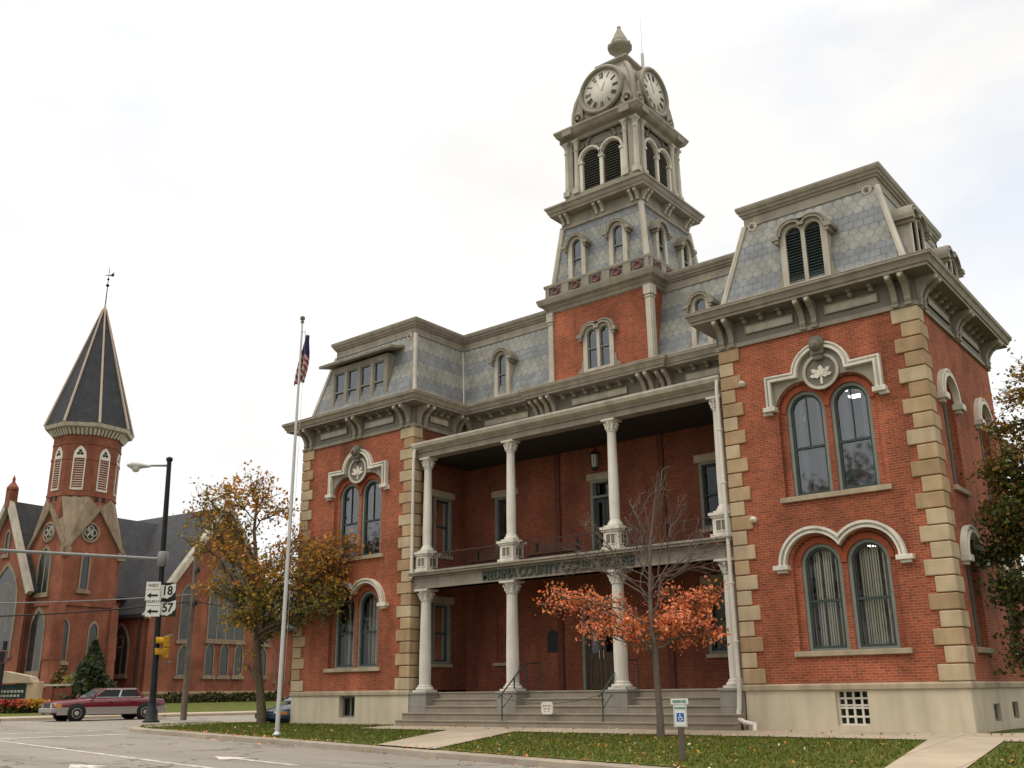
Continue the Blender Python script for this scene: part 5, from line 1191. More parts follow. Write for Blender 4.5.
# leaves: little two-triangle blades scattered by a function
def leaf_cloud(pts, size, seed, nmat, flat=0.0):
    r = random.Random(seed); b = MB()
    for i, (p, mi) in enumerate(pts):
        n = Vector((r.gauss(0, 1), r.gauss(0, 1), r.gauss(0, 1)+flat)).normalized(); t_ = n.orthogonal().normalized(); t_.rotate(Matrix.Rotation(r.random()*6.28, 3, n)); w = n.cross(t_)
        s = size*r.uniform(.5, 1.5); p = Vector(p)
        b.add([p-t_*s*.5, p+w*s*.32+n*s*.08, p+t_*s*.55, p-w*s*.32+n*s*.08], [(0, 1, 2, 3)], mi if mi is not None else r.randrange(nmat))
    return b
LM_ = dict(green=leaf_mat('green_leaf', (.105, .125, .026)), olive=leaf_mat('olive_leaf', (.22, .17, .03)), gold=leaf_mat('golden_leaf', (.42, .235, .035)), orange=leaf_mat('orange_leaf', (.42, .165, .03)), brown=leaf_mat('brown_leaf', (.23, .115, .04)),
 red=leaf_mat('red_leaf', (.62, .13, .045)), salmon=leaf_mat('salmon_leaf', (.80, .29, .15)), rust=leaf_mat('rust_leaf', (.42, .085, .03)), dk=leaf_mat('dark_leaf', (.04, .048, .015)), dk2=leaf_mat('deep_green_leaf', (.055, .06, .018)), conifer=leaf_mat('blue_green_needle', (.05, .075, .05)), yellow=leaf_mat('yellow_petal', (.5, .28, .02)), redp=leaf_mat('red_petal', (.28, .035, .035)), ltgreen=leaf_mat('light_green_leaf', (.16, .19, .06)), white=leaf_mat('pale_leaf', (.6, .5, .33)))
MT.update(LM_)
def blob(c, r, n, seed, mats):
    rr = random.Random(seed); out = []
    for _ in range(n):
        d_ = Vector((rr.gauss(0, 1), rr.gauss(0, 1), rr.gauss(0, 1))).normalized()*(rr.random()**.4)
        out.append(((c[0]+d_.x*r[0], c[1]+d_.y*r[1], c[2]+d_.z*r[2]), rr.randrange(mats)))
    return out
def shrub(name, px, py, z, h, w, mats, label, cat, n=500, seed=3, cone=False, size=.22, group=None):
    p = at_dist(px, py); z = p.z; e = empty(name, (p.x, p.y, z), label, cat, group)
    if cone:
        rr = random.Random(seed); pts = []
        for _ in range(n):
            q_ = rr.random()**.7; a = rr.random()*6.28; rad = w*.5*(1-q_)*(rr.random()**.35)*(1+.25*sin(a*3+q_*14)); pts.append(((p.x+rad*cos(a), p.y+rad*sin(a), z+.1+h*q_), rr.randrange(len(mats))))
    else:
        pts = []
        for k in range(5):
            rr = random.Random(seed+k); pts += blob((p.x+rr.uniform(-.25, .25)*w, p.y+rr.uniform(-.25, .25)*w, z+h*rr.uniform(.4, .6)), (w*.36, w*.36, h*.46), n//5, seed*7+k, len(mats))
    leaf_cloud(pts, size, seed, len(mats)).build('foliage', mats, e, recalc=False)
    b = MB(); b.tube([(p.x, p.y, z-.1), (p.x, p.y, z+h*.7)], [.07, .03], 6); b.build('stem', 'bark2', e)
shrub('conifer', 89, 65, .5, 3.7, 3.3, ('conifer', 'dk2'), 'blue green cone shaped conifer behind the burgundy sedan', 'conifer', 2600, 5, True, .3)
shrub('shrub', 69, 66, .5, 1.9, 1.6, ('ltgreen', 'olive'), 'pale yellow green shrub left of the conifer', 'shrub', 700, 8)
shrub('shrub', 57, 68, .55, 2.3, 1.5, ('dk', 'brown'), 'dark round leafed shrub above the garden wall by the church tower', 'shrub', 700, 9)
def flowers(px0, px1, py, mats, label, n, seed, h=.5):
    a, c_ = at_dist(px0, py), at_dist(px1, py); e = empty('flower_bed', tuple((a+c_)/2), label, 'flower bed', 'flower beds before the church sign'); rr = random.Random(seed); pts = []; lv = []
    for _ in range(n): t_ = rr.random(); q_ = a.lerp(c_, t_); lv.append(((q_.x+rr.gauss(0, .2), q_.y+rr.gauss(0, .2), q_.z+h*.6*rr.random()), 0)); pts.append(((q_.x+rr.gauss(0, .22), q_.y+rr.gauss(0, .22), q_.z+h*rr.uniform(.45, 1.1)), rr.randrange(len(mats))))
    leaf_cloud(pts, .17, seed, 2).build('blossom', mats, e, recalc=False); leaf_cloud(lv, .2, seed+1, 1).build('foliage', ('dk2',), e, recalc=False)
flowers(-4, 22, 59.5, ('redp', 'rust'), 'bed of red flowers in front of the church notice board', 420, 21, .6); flowers(23, 41, 60, ('yellow', 'gold'), 'bed of yellow flowers right of the church notice board', 360, 22, .6); flowers(49, 57, 61, ('redp', 'salmon'), 'small clump of pink flowers in front of the garden wall', 110, 23)
p0, p1 = cp(5.8, 2.0, 0), cp(17.5, 2.0, 0); e = empty('hedge', tuple((p0+p1)/2+Vector((0, 0, .5))), 'low dark hedge along the foot of the church gable wall', 'hedge')
rr = random.Random(31); pts = []
for _ in range(2200): q_ = p0.lerp(p1, rr.random()); pts.append(((q_.x+rr.gauss(0, .22), q_.y+rr.gauss(0, .22), .45+.75*rr.random()*(1+.15*sin(q_.y*2))), rr.randrange(2)))
leaf_cloud(pts, .22, 31, 2).build('foliage', ('dk', 'dk2'), e, recalc=False); b = MB(); b.tube([p0+Vector((0, 0, .45)), p1+Vector((0, 0, .45))], .06, 5); b.build('stem', 'bark2', e)

# ------------------------------------------------------------------ street furniture
SP = onz(151, 722, .10); SP.z = .08
pl_ = empty('street_lamp', tuple(SP), 'tall black street lamp post with signs at the corner of the side street', 'street lamp')
PT = at(164.5, 461, SP); H_ = PT.z; LT = Vector(((PT.x-SP.x)*.55, (PT.y-SP.y)*.55, 0))
def pz(py): return at(155, py, SP).z
b = MB(); b.lathe((SP.x, SP.y, SP.z), [(.32, 0), (.32, .06), (.24, .1), (.22, .45), (.17, .5), (.145, .7)], 14); b.tube([(SP.x, SP.y, SP.z+.5), (SP.x+LT.x*.6, SP.y+LT.y*.6, H_*.6), (SP.x+LT.x, SP.y+LT.y, H_)], [.135, .115, .09], 12); b.lathe((SP.x+LT.x, SP.y+LT.y, H_), [(.11, 0), (.13, .02), (.13, .14), (.0, .2)], 12); b.build('lamp_post', 'black', pl_)
LH_ = at(143, 468, SP); armd = Vector((LH_.x-SP.x, LH_.y-SP.y, 0)); armd += Vector((-.3, -.6, 0)); tip = Vector((SP.x, SP.y, 0))+LT+armd.normalized()*.8
LHp = at(146, 466, tip)
b = MB(); b.tube([(SP.x+LT.x, SP.y+LT.y, H_-.18), (tip.x, tip.y, LHp.z+.02)], [.05, .04], 8); b.build('lamp_arm', 'galv', pl_)
dv = armd.normalized(); tp = Vector((tip.x, tip.y, LHp.z)); b = MB(); sd2 = Vector((-dv.y, dv.x, 0))
b.tube([tp-dv*.1, tp+dv*.12, tp+dv*.3, tp+dv*.62, tp+dv*.8], [.05, .09, .14, .16, .06], 12); b.build('lamp_head', 'alu', pl_)
b = MB(); c_ = tp+dv*.45; b.lathe((c_.x, c_.y, c_.z), [(.16, -.06), (.15, -.2), (.08, -.27), (0, -.29)], 14); b.build('lamp_lens', plain_mat('lamp_lens_glass', (.5, .5, .46), .2, .1, 4), pl_)
ma0 = Vector((SP.x+LT.x*.55, SP.y+LT.y*.55, pz(559))); md = Vector((-.55, -.83, 0)).normalized()
b = MB(); b.tube([ma0+md*.1, ma0+md*9.5+Vector((0, 0, .28))], [.07, .055], 12); b.lathe((ma0.x, ma0.y, ma0.z-.3), [(.16, 0), (.2, .05), (.2, .55), (.16, .6)], 12); b.build('mast_arm', 'galv', pl_)
# route signs on the post
sdir = Vector((CAM.x-SP.x, CAM.y-SP.y, 0)).normalized(); sdir = (sdir+Vector((.0, -.35, 0))).normalized(); sru = Vector((-sdir.y, sdir.x, 0))
def sign_frame(px, py):
    p = at(px, py, SP+sdir*.2); return Fr((p.x, p.y, 0), sru, sdir), p.z
OHIO = [(-1, .62), (-.72, .80), (-.2, .68), (.25, .74), (.6, .9), (1, 1), (1, .1), (.92, -.25), (.66, -.45), (.55, -.7), (.3, -.78), (.05, -1), (-.3, -.88), (-.62, -.92), (-.95, -.72), (-1, -.7)]
def route(px, py, num, label):
    f, z = sign_frame(px, py); e = empty('route_sign', tuple(f(0, z)), label, 'sign', 'route signs on the lamp post'); s = .33
    b = MB(); b.panel(f, rect(-s, s, z-s, z+s), (), -.02, 0, back=True); b.build('sign_plate', 'black', e); b = MB(); b.panel(f, [(q[0]*s*.94, z+.0+q[1]*s*.92) for q in OHIO], (), .001, .008); b.build('state_outline', 'signwhite', e)
    text_mesh(num, .48, 'route_number', 'black', e, f(0, z+.0, .012), sru, (0, 0, 1), .004, .012, .85)
    b = MB(); b.fbox(f, -.45, -.3, z+.1, z+.14, -.1, -.02); b.build('sign_bracket', 'galv', e)
def arrow_sign(px, py, word, label):
    f, z = sign_frame(px, py); e = empty('direction_sign', tuple(f(0, z)), label, 'sign', 'direction signs on the lamp post'); s = .275
    b = MB(); b.panel(f, rect(-s, s, z-.36, z+.04), (), -.02, 0, back=True); b.panel(f, rect(-s, s, z+.06, z+.36), (), -.02, 0, back=True); b.build('sign_plate', 'signwhite', e)
    text_mesh(word, .17, 'direction_word', 'trim_dark', e, f(0, z+.21, .006), sru, (0, 0, 1), .003, .002, .95)
    b = MB(); b.panel(f, [(-.22, z-.17), (-.06, z-.06), (-.06, z-.13), (.2, z-.13), (.2, z-.21), (-.06, z-.21), (-.06, z-.28)], (), .001, .006); b.build('arrow', 'black', e)
route(167.5, 591, '18', 'black and white route sign numbered 18 on the lamp post'); route(167.5, 608, '57', 'black and white route sign numbered 57 on the lamp post')
arrow_sign(153, 591, 'WEST', 'white WEST sign with a left arrow beside the 18 route sign'); arrow_sign(153, 607, 'NORTH', 'white NORTH sign with a left arrow beside the 57 route sign')
def signal(p, face, label, lenses=2, tilt=0):
    e = empty('traffic_signal', tuple(p), label, 'traffic signal', 'traffic signals at the crossing'); fu = Vector((-face.y, face.x, 0)); f = Fr((p.x, p.y, 0), fu, face); z = p.z
    b = MB(); h = .42
    for i in range(lenses): b.fbox(f, -.2, .2, z-i*h-.2, z-i*h+.2, -.22, .02)
    b.fbox(f, -.12, .12, z-lenses*h+.16, z+.22, -.18, 0); b.build('signal_housing', 'yellow', e, bevel=.03)
    for i in range(lenses):
        b = MB(); zz = z-i*h; b.lathe((0, zz), [(.16, .02), (.16, .03), (0, .04)], 16, 0, axis=f); b.build('signal_lens', plain_mat('unlit_lens', (.05, .03, .02), .3, .1, 4) if i == 0 else 'black', e)
        b = MB(); pa = arc(0, zz, .18, -20, 200, 14); b.band(f, pa, -.012, .012, .02, .30); b.build('visor', 'yellow', e)
    b = MB(); b.tube([f(0, z+.25, -.1), f(0, z+.25, -.34)], .03, 6); b.tube([f(0, z-lenses*h+.1, -.1), f(0, z-lenses*h+.1, -.34)], .03, 6); b.build('signal_bracket', 'galv', e)
sp = at(163.5, 642, SP+sdir*.1); sgd = Vector((-.45, -.89, 0)).normalized(); signal(Vector((sp.x, sp.y, sp.z)), sgd, 'yellow two lens traffic signal mounted low on the lamp post')
# a second signal post at the left margin
s2 = onz(-6, 726, .0); z2 = at(-2, 654, s2).z; e = empty('signal_post', tuple(s2), 'dark signal post at the left edge of the view', 'post'); b = MB(); b.tube([(s2.x, s2.y, s2.z-.1), (s2.x, s2.y, z2+.5)], .09, 8); b.build('post', 'black', e); b = MB(); b.lathe((s2.x, s2.y, s2.z), [(.2, 0), (.2, .25), (.1, .35)], 10); b.build('base', 'black', e)
e = empty('pedestrian_signal', (s2.x, s2.y, z2), 'small dark pedestrian signal at the left edge of the view', 'signal'); pp = at(1.5, 657, s2); f = Fr((pp.x, pp.y, 0), sru, sdir)
b = MB(); b.fbox(f, -.2, .2, pp.z-.26, pp.z+.26, -.1, .12); b.build('signal_housing', 'maroon', e, bevel=.02); b = MB(); b.fbox(f, -.16, .16, pp.z-.2, pp.z+.2, .12, .14); b.build('signal_face', 'black', e)
# wooden utility pole, wires, guys
UPp = onz(183.5, 717, .12); UPp.z = .1; ut = at(198, 536, UPp)
uo = empty('utility_pole', tuple(UPp), 'leaning grey wooden utility pole in front of the church gable', 'utility pole'); b = MB(); top = Vector((ut.x, ut.y, ut.z)); base = Vector((UPp.x, UPp.y, -.1))
b.tube([base, base.lerp(top, .5), top], [.145, .125, .10], 10); b.build('pole', 'wood', uo)
def zat(t_): return base.lerp(top, t_)
b = MB()
for t_ in (.62, .80): q_ = zat(t_); b.box(q_.x-.3, q_.x+.3, q_.y-.08, q_.y+.08, q_.z-.06, q_.z+.06); b.lathe((q_.x+.25, q_.y, q_.z), [(.06, 0), (.08, .1), (.04, .25), (0, .27)], 8)
b.build('hardware', 'iron', uo)
def wire(label, a, c_, sag=.3, r=.022, mat='iron', group='overhead wires at the utility pole'):
    b = MB(); n = 16; b.tube([a.lerp(c_, i/n)-Vector((0, 0, sag*4*(i/n)*(1-i/n))) for i in range(n+1)], r, 5); o = b.build('overhead_wire', mat, None); tag(o, label, 'wire', group)
w1 = at(193.5, 601, UPp); lf = UPp+Vector((-6, -9, 0))
wire('dark overhead wire running left from the utility pole past the church', w1, at(-40, 617, lf), .15, .035)
wire('pale overhead wire running left from the utility pole, above the dark one', at(195, 594, UPp), at(-40, 603, lf), .12, .025, 'galv')
wire('overhead wire running right from the utility pole behind the autumn tree', w1, at(330, 610, UPp+Vector((10, 9, 0))), .2, .03)
for i, (px, py, lb) in enumerate(((121, 697, 'guy wire of the utility pole with a yellow guard, left one'), (131, 700, 'guy wire of the utility pole with a yellow guard, right one'))):
    gp_ = onz(px, py+4, .25); a = at(193.5, 598, UPp); e = empty('guy_wire', tuple(gp_), lb, 'wire', 'guy wires of the utility pole'); b = MB(); b.tube([gp_, a], .012, 4); b.build('wire', 'galv', e); b = MB(); b.tube([gp_.lerp(a, .02), gp_.lerp(a, .30-.05*i)], .045, 6); b.build('guard', 'ylwguard', e)
# flagpole
FP = onz(276.8, 737.5, -.16); FP.z = lawn_z(FP.x, FP.y); ft = at(304.3, 322, FP); LEAN = Vector(((ft.x-FP.x)*.5, (ft.y-FP.y)*.5, 0))
fe = empty('flagpole', tuple(FP), 'tall pale metal flagpole standing on the lawn left of the courthouse', 'flagpole')
t0, t1 = Vector((FP.x, FP.y, FP.z-.1)), Vector((FP.x+LEAN.x, FP.y+LEAN.y, ft.z))
b = MB(); b.tube([t0, t0.lerp(t1, .5), t1], [.068, .055, .03], 12); b.lathe((FP.x, FP.y, FP.z), [(.13, 0), (.13, .05), (.09, .08), (.07, .12)], 12); b.build('pole', 'alu', fe)
b = MB(); b.lathe((t1.x, t1.y, t1.z), [(.04, -.05), (.07, 0), (.02, .03), (.07, .07), (.085, .12), (.07, .18), (0, .22)], 14); b.build('ball_finial', 'trim_dark', fe)
b = MB(); hr = t1-Vector((0, 0, .35)); b.tube([hr, hr+RX*.12, hr+RX*.12-Vector((0, 0, .2))], .015, 5); b.tube([hr+RX*.12, t0.lerp(t1, .12)+RX*.12], .006, 4); b.build('halyard', 'white', fe)
# limp flag, folds hang from the pole
nu, nv = 26, 40; FH, FW_ = 1.75, .38; b = MB(); vs = []
fo = t1-Vector((0, 0, .42)); rr = Vector((RX.x, RX.y, 0)).normalized(); bk = Vector((-rr.y, rr.x, 0))
for j in range(nv+1):
    q_ = j/nv
    for i in range(nu+1):
        p_ = i/nu; width = FW_*(.22+.78*smooth(q_*1.6))*(1-.15*smooth((q_-.75)*4))
        shx = .02+.10*q_; x = (p_*width)-width*.42+.20*(1-q_)-.04+.03*sin(p_*14+q_*3); y = .10*sin(p_*15+q_*2.5)*(.4+q_); z = -q_*FH*(1-.10*p_)-.35*p_*q_*0
        vs.append(fo+rr*x+bk*(y+.12)+Vector((0, 0, z)))
for j in range(nv):
    for i in range(nu):
        s_ = (i/nu*1.0 + j/nv*1.9)
        canton = j/nv < .42 and i/nu > .30
        stripe = int((j/nv*1.0-i/nu*.42+.6)*15) % 2
        b.add([vs[j*(nu+1)+i], vs[j*(nu+1)+i+1], vs[(j+1)*(nu+1)+i+1], vs[(j+1)*(nu+1)+i]], [(0, 1, 2, 3)], 2 if canton else stripe, True)
fl = b.build('flag', (plain_mat('flag_red', (.34, .035, .045), .8, .15, 3), plain_mat('flag_white', (.55, .53, .52), .8, .1, 3), plain_mat('flag_blue', (.035, .045, .15), .8, .2, 3)), None, recalc=False)
tag(fl, 'limp red, white and blue striped flag hanging from the flagpole', 'flag')
# accessible parking sign
PK = onz(683, 764, -.32); PK.z = lawn_z(PK.x, PK.y); f = Fr((PK.x, PK.y, 0), (sdir_ := Vector((CAM.x-PK.x, CAM.y-PK.y, 0)).normalized()).cross(Vector((0, 0, -1))), sdir_)
zt, zb = at(678, 704, PK).z, at(680, 727, PK).z; e = empty('parking_sign', tuple(PK), 'white and blue accessible parking sign on a weathered wooden post by the kerb', 'sign')
b = MB(); b.fbox(f, -.062, .062, PK.z-.2, (zt+zb)/2, -.1, 0); b.build('post', 'wood', e, bevel=.008); w_ = .125; hh = zt-zb
b = MB(); b.panel(f, rect(-w_, w_, zb, zt), (), .001, .012, back=True); b.build('sign_plate', 'signwhite', e)
b = MB(); zm = zb+hh*.42; s = .07; b.panel(f, rect(-s, s, zm-s*1.1, zm+s*1.1), (), .013, .015); ws = .66; b.build('blue_square', 'signblue', e)
b = MB(); f0_ = f; f = Fr(f0_.o + f0_.u*0 + Vector((0, 0, zm*(1-ws))), f0_.u*ws, f0_.n)
class _FS(Fr):
    def __call__(s, u, z, d=0): return f0_(u*ws, zm+(z-zm)*ws, d)
f = _FS((0, 0, 0), (1, 0, 0), (0, 1, 0))
b.lathe((-.01, zm+.07), [(.018, .016), (.018, .019), (0, .019)], 10, 0, axis=f); b.band(f, [(-.01, zm+.05), (-.005, zm-.005), (.035, zm-.01), (.06, zm-.065), (.08, zm-.06)], -.011, .011, .016, .019); b.band(f, [(-.01, zm+.025), (.035, zm+.02)], -.008, .008, .016, .019); b.band(f, arc(.0, zm-.03, .052, 110, 330, 14), -.008, .008, .016, .0195); b.build('wheelchair_symbol', 'signwhite', e); f = f0_
b = MB(); b.panel(f, rect(-.165, .165, zt-.005, zt+.10), (), .001, .012, back=True); b.build('top_plate', 'signwhite', e)
uu = f(1, 0)-f(0, 0)
text_mesh('RESERVED', .068, 'sign_word', 'signgreen', e, f(0, zt+.045, .016), uu, (0, 0, 1), .002, .002, .85); text_mesh('PARKING', .055, 'sign_word', 'signgreen', e, f(0, zb+hh*.82, .016), uu, (0, 0, 1), .002, .002, .85)
b = MB(); b.band(f, rect(-w_+.012, w_-.012, zb+.012, zt-.012), 0, .006, .0125, .0145, 0, True); b.build('sign_border', 'signgreen', e)

# ------------------------------------------------------------------ cars
MT['maroon_paint'] = plain_mat('burgundy_car_paint', (.105, .009, .017), .25, .06, 2); MT['blue_paint'] = plain_mat('dark_blue_car_paint', (.02, .035, .075), .25, .06, 2)
MT['cladding'] = plain_mat('grey_lower_body_paint', (.27, .25, .24), .4, .08, 2); MT['tyre'] = plain_mat('tyre_rubber', (.02, .02, .02), .9, .1, 5); MT['rim'] = plain_mat('wheel_cover_metal', (.42, .41, .39), .35, .1, 4, metal=.5)
MT['car_glass'] = plain_mat('dark_car_glass', (.022, .026, .028), .08, .1, 2); MT['screen'] = plain_mat('windscreen_glass', (.08, .09, .095), .04, .05, 2); MT['headlight'] = plain_mat('headlight_glass', (.55, .55, .52), .1, .1, 3); MT['amber'] = plain_mat('amber_lens', (.5, .2, .03), .2, .1, 3); MT['red_lens'] = plain_mat('red_lens', (.3, .02, .02), .2, .1, 3)
def car(name, pos, heading, label, paint, L_=5.2, W_=1.84, lower=True, boxy=True):
    e = empty(name, tuple(pos), label, 'car'); hx = Vector((cos(heading), sin(heading), 0)); hy = Vector((-hx.y, hx.x, 0))
    def T(x, y, z): return Vector(pos)+hx*x+hy*y+Vector((0, 0, z))
    h = L_/2; w = W_/2
    if boxy: st = [(-h, .42, .80, .84), (-h+.08, .28, .90, .93), (-h+.9, .24, .97, 1.0), (-.9, .22, .98, 1.0), (.75, .22, .96, 1.0), (h-1.0, .24, .90, 1.0), (h-.25, .26, .84, .96), (h, .40, .76, .88)]
    else: st = [(-h, .45, .85, .72), (-h+.15, .28, .98, .88), (-h+.9, .22, 1.02, 1.0), (-.6, .2, .98, 1.0), (.8, .2, .93, 1.0), (h-.8, .22, .80, .98), (h-.2, .26, .66, .88), (h, .38, .55, .70)]
    b = MB(); k = 9; vs = []
    for x, zb, zt, q in st:
        for y, z in ((-q*.93, zb), (-q, zb+.12), (-q*1.01, (zb+zt)/2), (-q*.97, zt-.06), (-q*.86, zt), (0, zt+.025), (q*.86, zt), (q*.97, zt-.06), (q*1.01, (zb+zt)/2), (q, zb+.12), (q*.93, zb)): vs.append(T(x, y*w, z))
    k = 11
    b.add(vs, [(i*k+j, i*k+(j+1) % k, (i+1)*k+(j+1) % k, (i+1)*k+j) for i in range(len(st)-1) for j in range(k)], 0, True); b.add(vs[:k]+vs[-k:], [tuple(range(k)), tuple(range(k, 2*k))])
    b.build('body', paint, e)
    # cabin: lower and upper outline
    if boxy: lo = (-h+1.0, 1.0, .97); up = (-h+1.35, .28, 1.40)
    else: lo = (-h+.45, 1.15, .95); up = (-h+1.1, .25, 1.42)
    def cab(x0l, x1l, zl, x0u, x1u, zu, yl, yu): return [T(x0l, -yl, zl), T(x1l, -yl, zl), T(x1l, yl, zl), T(x0l, yl, zl), T(x0u, -yu, zu), T(x1u, -yu, zu), T(x1u, yu, zu), T(x0u, yu, zu)]
    yl, yu = w*.90, w*.72
    b = MB(); b.hexa(cab(lo[0], lo[1], lo[2]-.03, up[0], up[1], up[2], yl, yu)); b.build('cabin', paint, e, bevel=.05)
    def on(u, t, side):   # point on the cabin side: u along, t up
        xl = lo[0]+(lo[1]-lo[0])*u; xu = up[0]+(up[1]-up[0])*u; y = (yl+(yu-yl)*t)+.008; return T(xl+(xu-xl)*t, side*y, lo[2]+(up[2]-lo[2])*t)
    for side in (-1, 1):
        for a, c_ in ((.10, .47), (.51, .91)): b = MB(); b.add([on(a, .10, side), on(c_, .10, side), on(c_, .86, side), on(a, .86, side)], [(0, 1, 2, 3)]); b.build('side_window', 'car_glass', e)
        b = MB()
        for q in (.49,): b.add([on(q-.018, .04, side), on(q+.018, .04, side), on(q+.018, .9, side), on(q-.018, .9, side)], [(0, 1, 2, 3)]) 
        for t_ in (.07, .88): b.add([on(.08, t_-.025, side), on(.93, t_-.025, side), on(.93, t_+.025, side), on(.08, t_+.025, side)], [(0, 1, 2, 3)])
        b.v = [tuple(Vector(v)+hy*side*.004) for v in b.v]; b.build('window_trim', 'chrome', e)
    def face(x_l, x_u, zl, zu, t0, t1, name, mat, out):
        p = lambda s_, t_: T(x_l+(x_u-x_l)*t_+out, s_*(yl+(yu-yl)*t_)*.93, zl+(zu-zl)*t_); b = MB(); b.add([p(-1, t0), p(1, t0), p(1, t1), p(-1, t1)], [(0, 1, 2, 3)]); b.build(name, mat, e)
    face(lo[1], up[1], lo[2], up[2], .06, .93, 'windscreen', 'screen', .012); face(lo[0], up[0], lo[2], up[2], .06, .93, 'rear_window', 'car_glass', -.012)
    if lower:
        for side in (-1, 1):
            b = MB(); b.add([T(x, side*w*1.022, z) for x in (-h+.12, h-.12) for z in (.26, .55)], [(0, 1, 3, 2)]); b.add([T(x, side*w*1.03, z) for x in (-h+.1, h-.1) for z in (.53, .58)], [(0, 1, 3, 2)], 1); b.build('side_cladding', ('cladding', 'chrome'), e)
    for x, s_ in ((h, 1), (-h, -1)):
        b = MB(); b.hexa([T(x-s_*.25, -w*.99, .36), T(x+s_*.07, -w*.9, .36), T(x+s_*.07, w*.9, .36), T(x-s_*.25, w*.99, .36), T(x-s_*.25, -w*.99, .56), T(x+s_*.09, -w*.9, .56), T(x+s_*.09, w*.9, .56), T(x-s_*.25, w*.99, .56)]); b.build('bumper', 'cladding' if lower else paint, e, bevel=.03)
    zt = .76 if boxy else .62; zb_ = .58 if boxy else .5
    b = MB(); b.hexa([T(h-.02, -.42, zb_), T(h+.03, -.42, zb_), T(h+.03, .42, zb_), T(h-.02, .42, zb_), T(h-.02, -.42, zt), T(h+.015, -.42, zt), T(h+.015, .42, zt), T(h-.02, .42, zt)]); b.build('grille', 'black', e)
    for side in (-1, 1):
        b = MB(); b.hexa([T(h-.18, side*.46, zb_), T(h+.02, side*.46, zb_), T(h-.05, side*w*.9, zb_), T(h-.25, side*w*.9, zb_), T(h-.18, side*.46, zt), T(h+.01, side*.46, zt), T(h-.06, side*w*.9, zt), T(h-.25, side*w*.9, zt)]); b.build('headlight', 'headlight', e)
        b = MB(); b.add([T(h-.30, side*w*1.0, zb_), T(h-.05, side*w*.94, zb_), T(h-.05, side*w*.94, zt-.02), T(h-.30, side*w*1.0, zt-.02)], [(0, 1, 2, 3)]); b.build('indicator', 'amber', e)
        b = MB(); b.add([T(-h-.005, side*.5, .6), T(-h-.005, side*w*.84, .6), T(-h-.005, side*w*.84, .8), T(-h-.005, side*.5, .8)], [(0, 1, 2, 3)]); b.build('tail_light', 'red_lens', e)
        b = MB(); b.hexa([T(.82, side*w*.97, 1.0), T(.95, side*w*.97, 1.0), T(.95, side*w*1.14, 1.0), T(.82, side*w*1.14, 1.0), T(.82, side*w*.97, 1.12), T(.93, side*w*.97, 1.12), T(.93, side*w*1.14, 1.12), T(.82, side*w*1.14, 1.12)]); b.build('door_mirror', paint, e, bevel=.02)
        for x in (.05, -1.0): b = MB(); b.hexa([T(x-.1, side*w*1.0, .82), T(x+.1, side*w*1.0, .82), T(x+.1, side*w*1.035, .82), T(x-.1, side*w*1.035, .82), T(x-.1, side*w*1.0, .855), T(x+.1, side*w*1.0, .855), T(x+.1, side*w*1.035, .855), T(x-.1, side*w*1.035, .855)]); b.build('door_handle', 'chrome', e)
        for x in (h-.98, -h+1.0):
            f = Fr(T(x, side*(w*1.03), 0), hx, hy*side); R = .33
            b = MB(); b.lathe((0, R+.03), [(R+.07, -.2), (R+.07, .004), (0, .004)], 24, 0, axis=f); b.build('wheel_arch', 'tyre', e)
            b = MB(); b.lathe((0, R), [(R*.62, -.2), (R*.95, -.2), (R, -.14), (R, -.02), (R*.94, .028), (R*.66, .02)], 26, 0, axis=f); wh = b.build('wheel', 'tyre', e)
            b = MB(); b.lathe((0, R), [(R*.67, .01), (R*.64, .03), (R*.55, .015), (R*.3, .02), (R*.2, .04), (0, .045)], 20, 0, axis=f); b.build('rim', 'rim', wh)
rcp = onz(103, 720.5, .0); rcp.z = road_z(rcp.x)+.006
car('sedan', rcp, radians(-98), 'burgundy sedan with grey lower panels crossing behind the lamp post', 'maroon_paint', 5.1)
bcp = onz(318, 722, .02); bcp.z = road_z(bcp.x)+.006
car('parked_car', bcp, radians(-97), 'dark blue car half hidden behind the left corner of the courthouse', 'blue_paint', 4.4, 1.74, False, False)

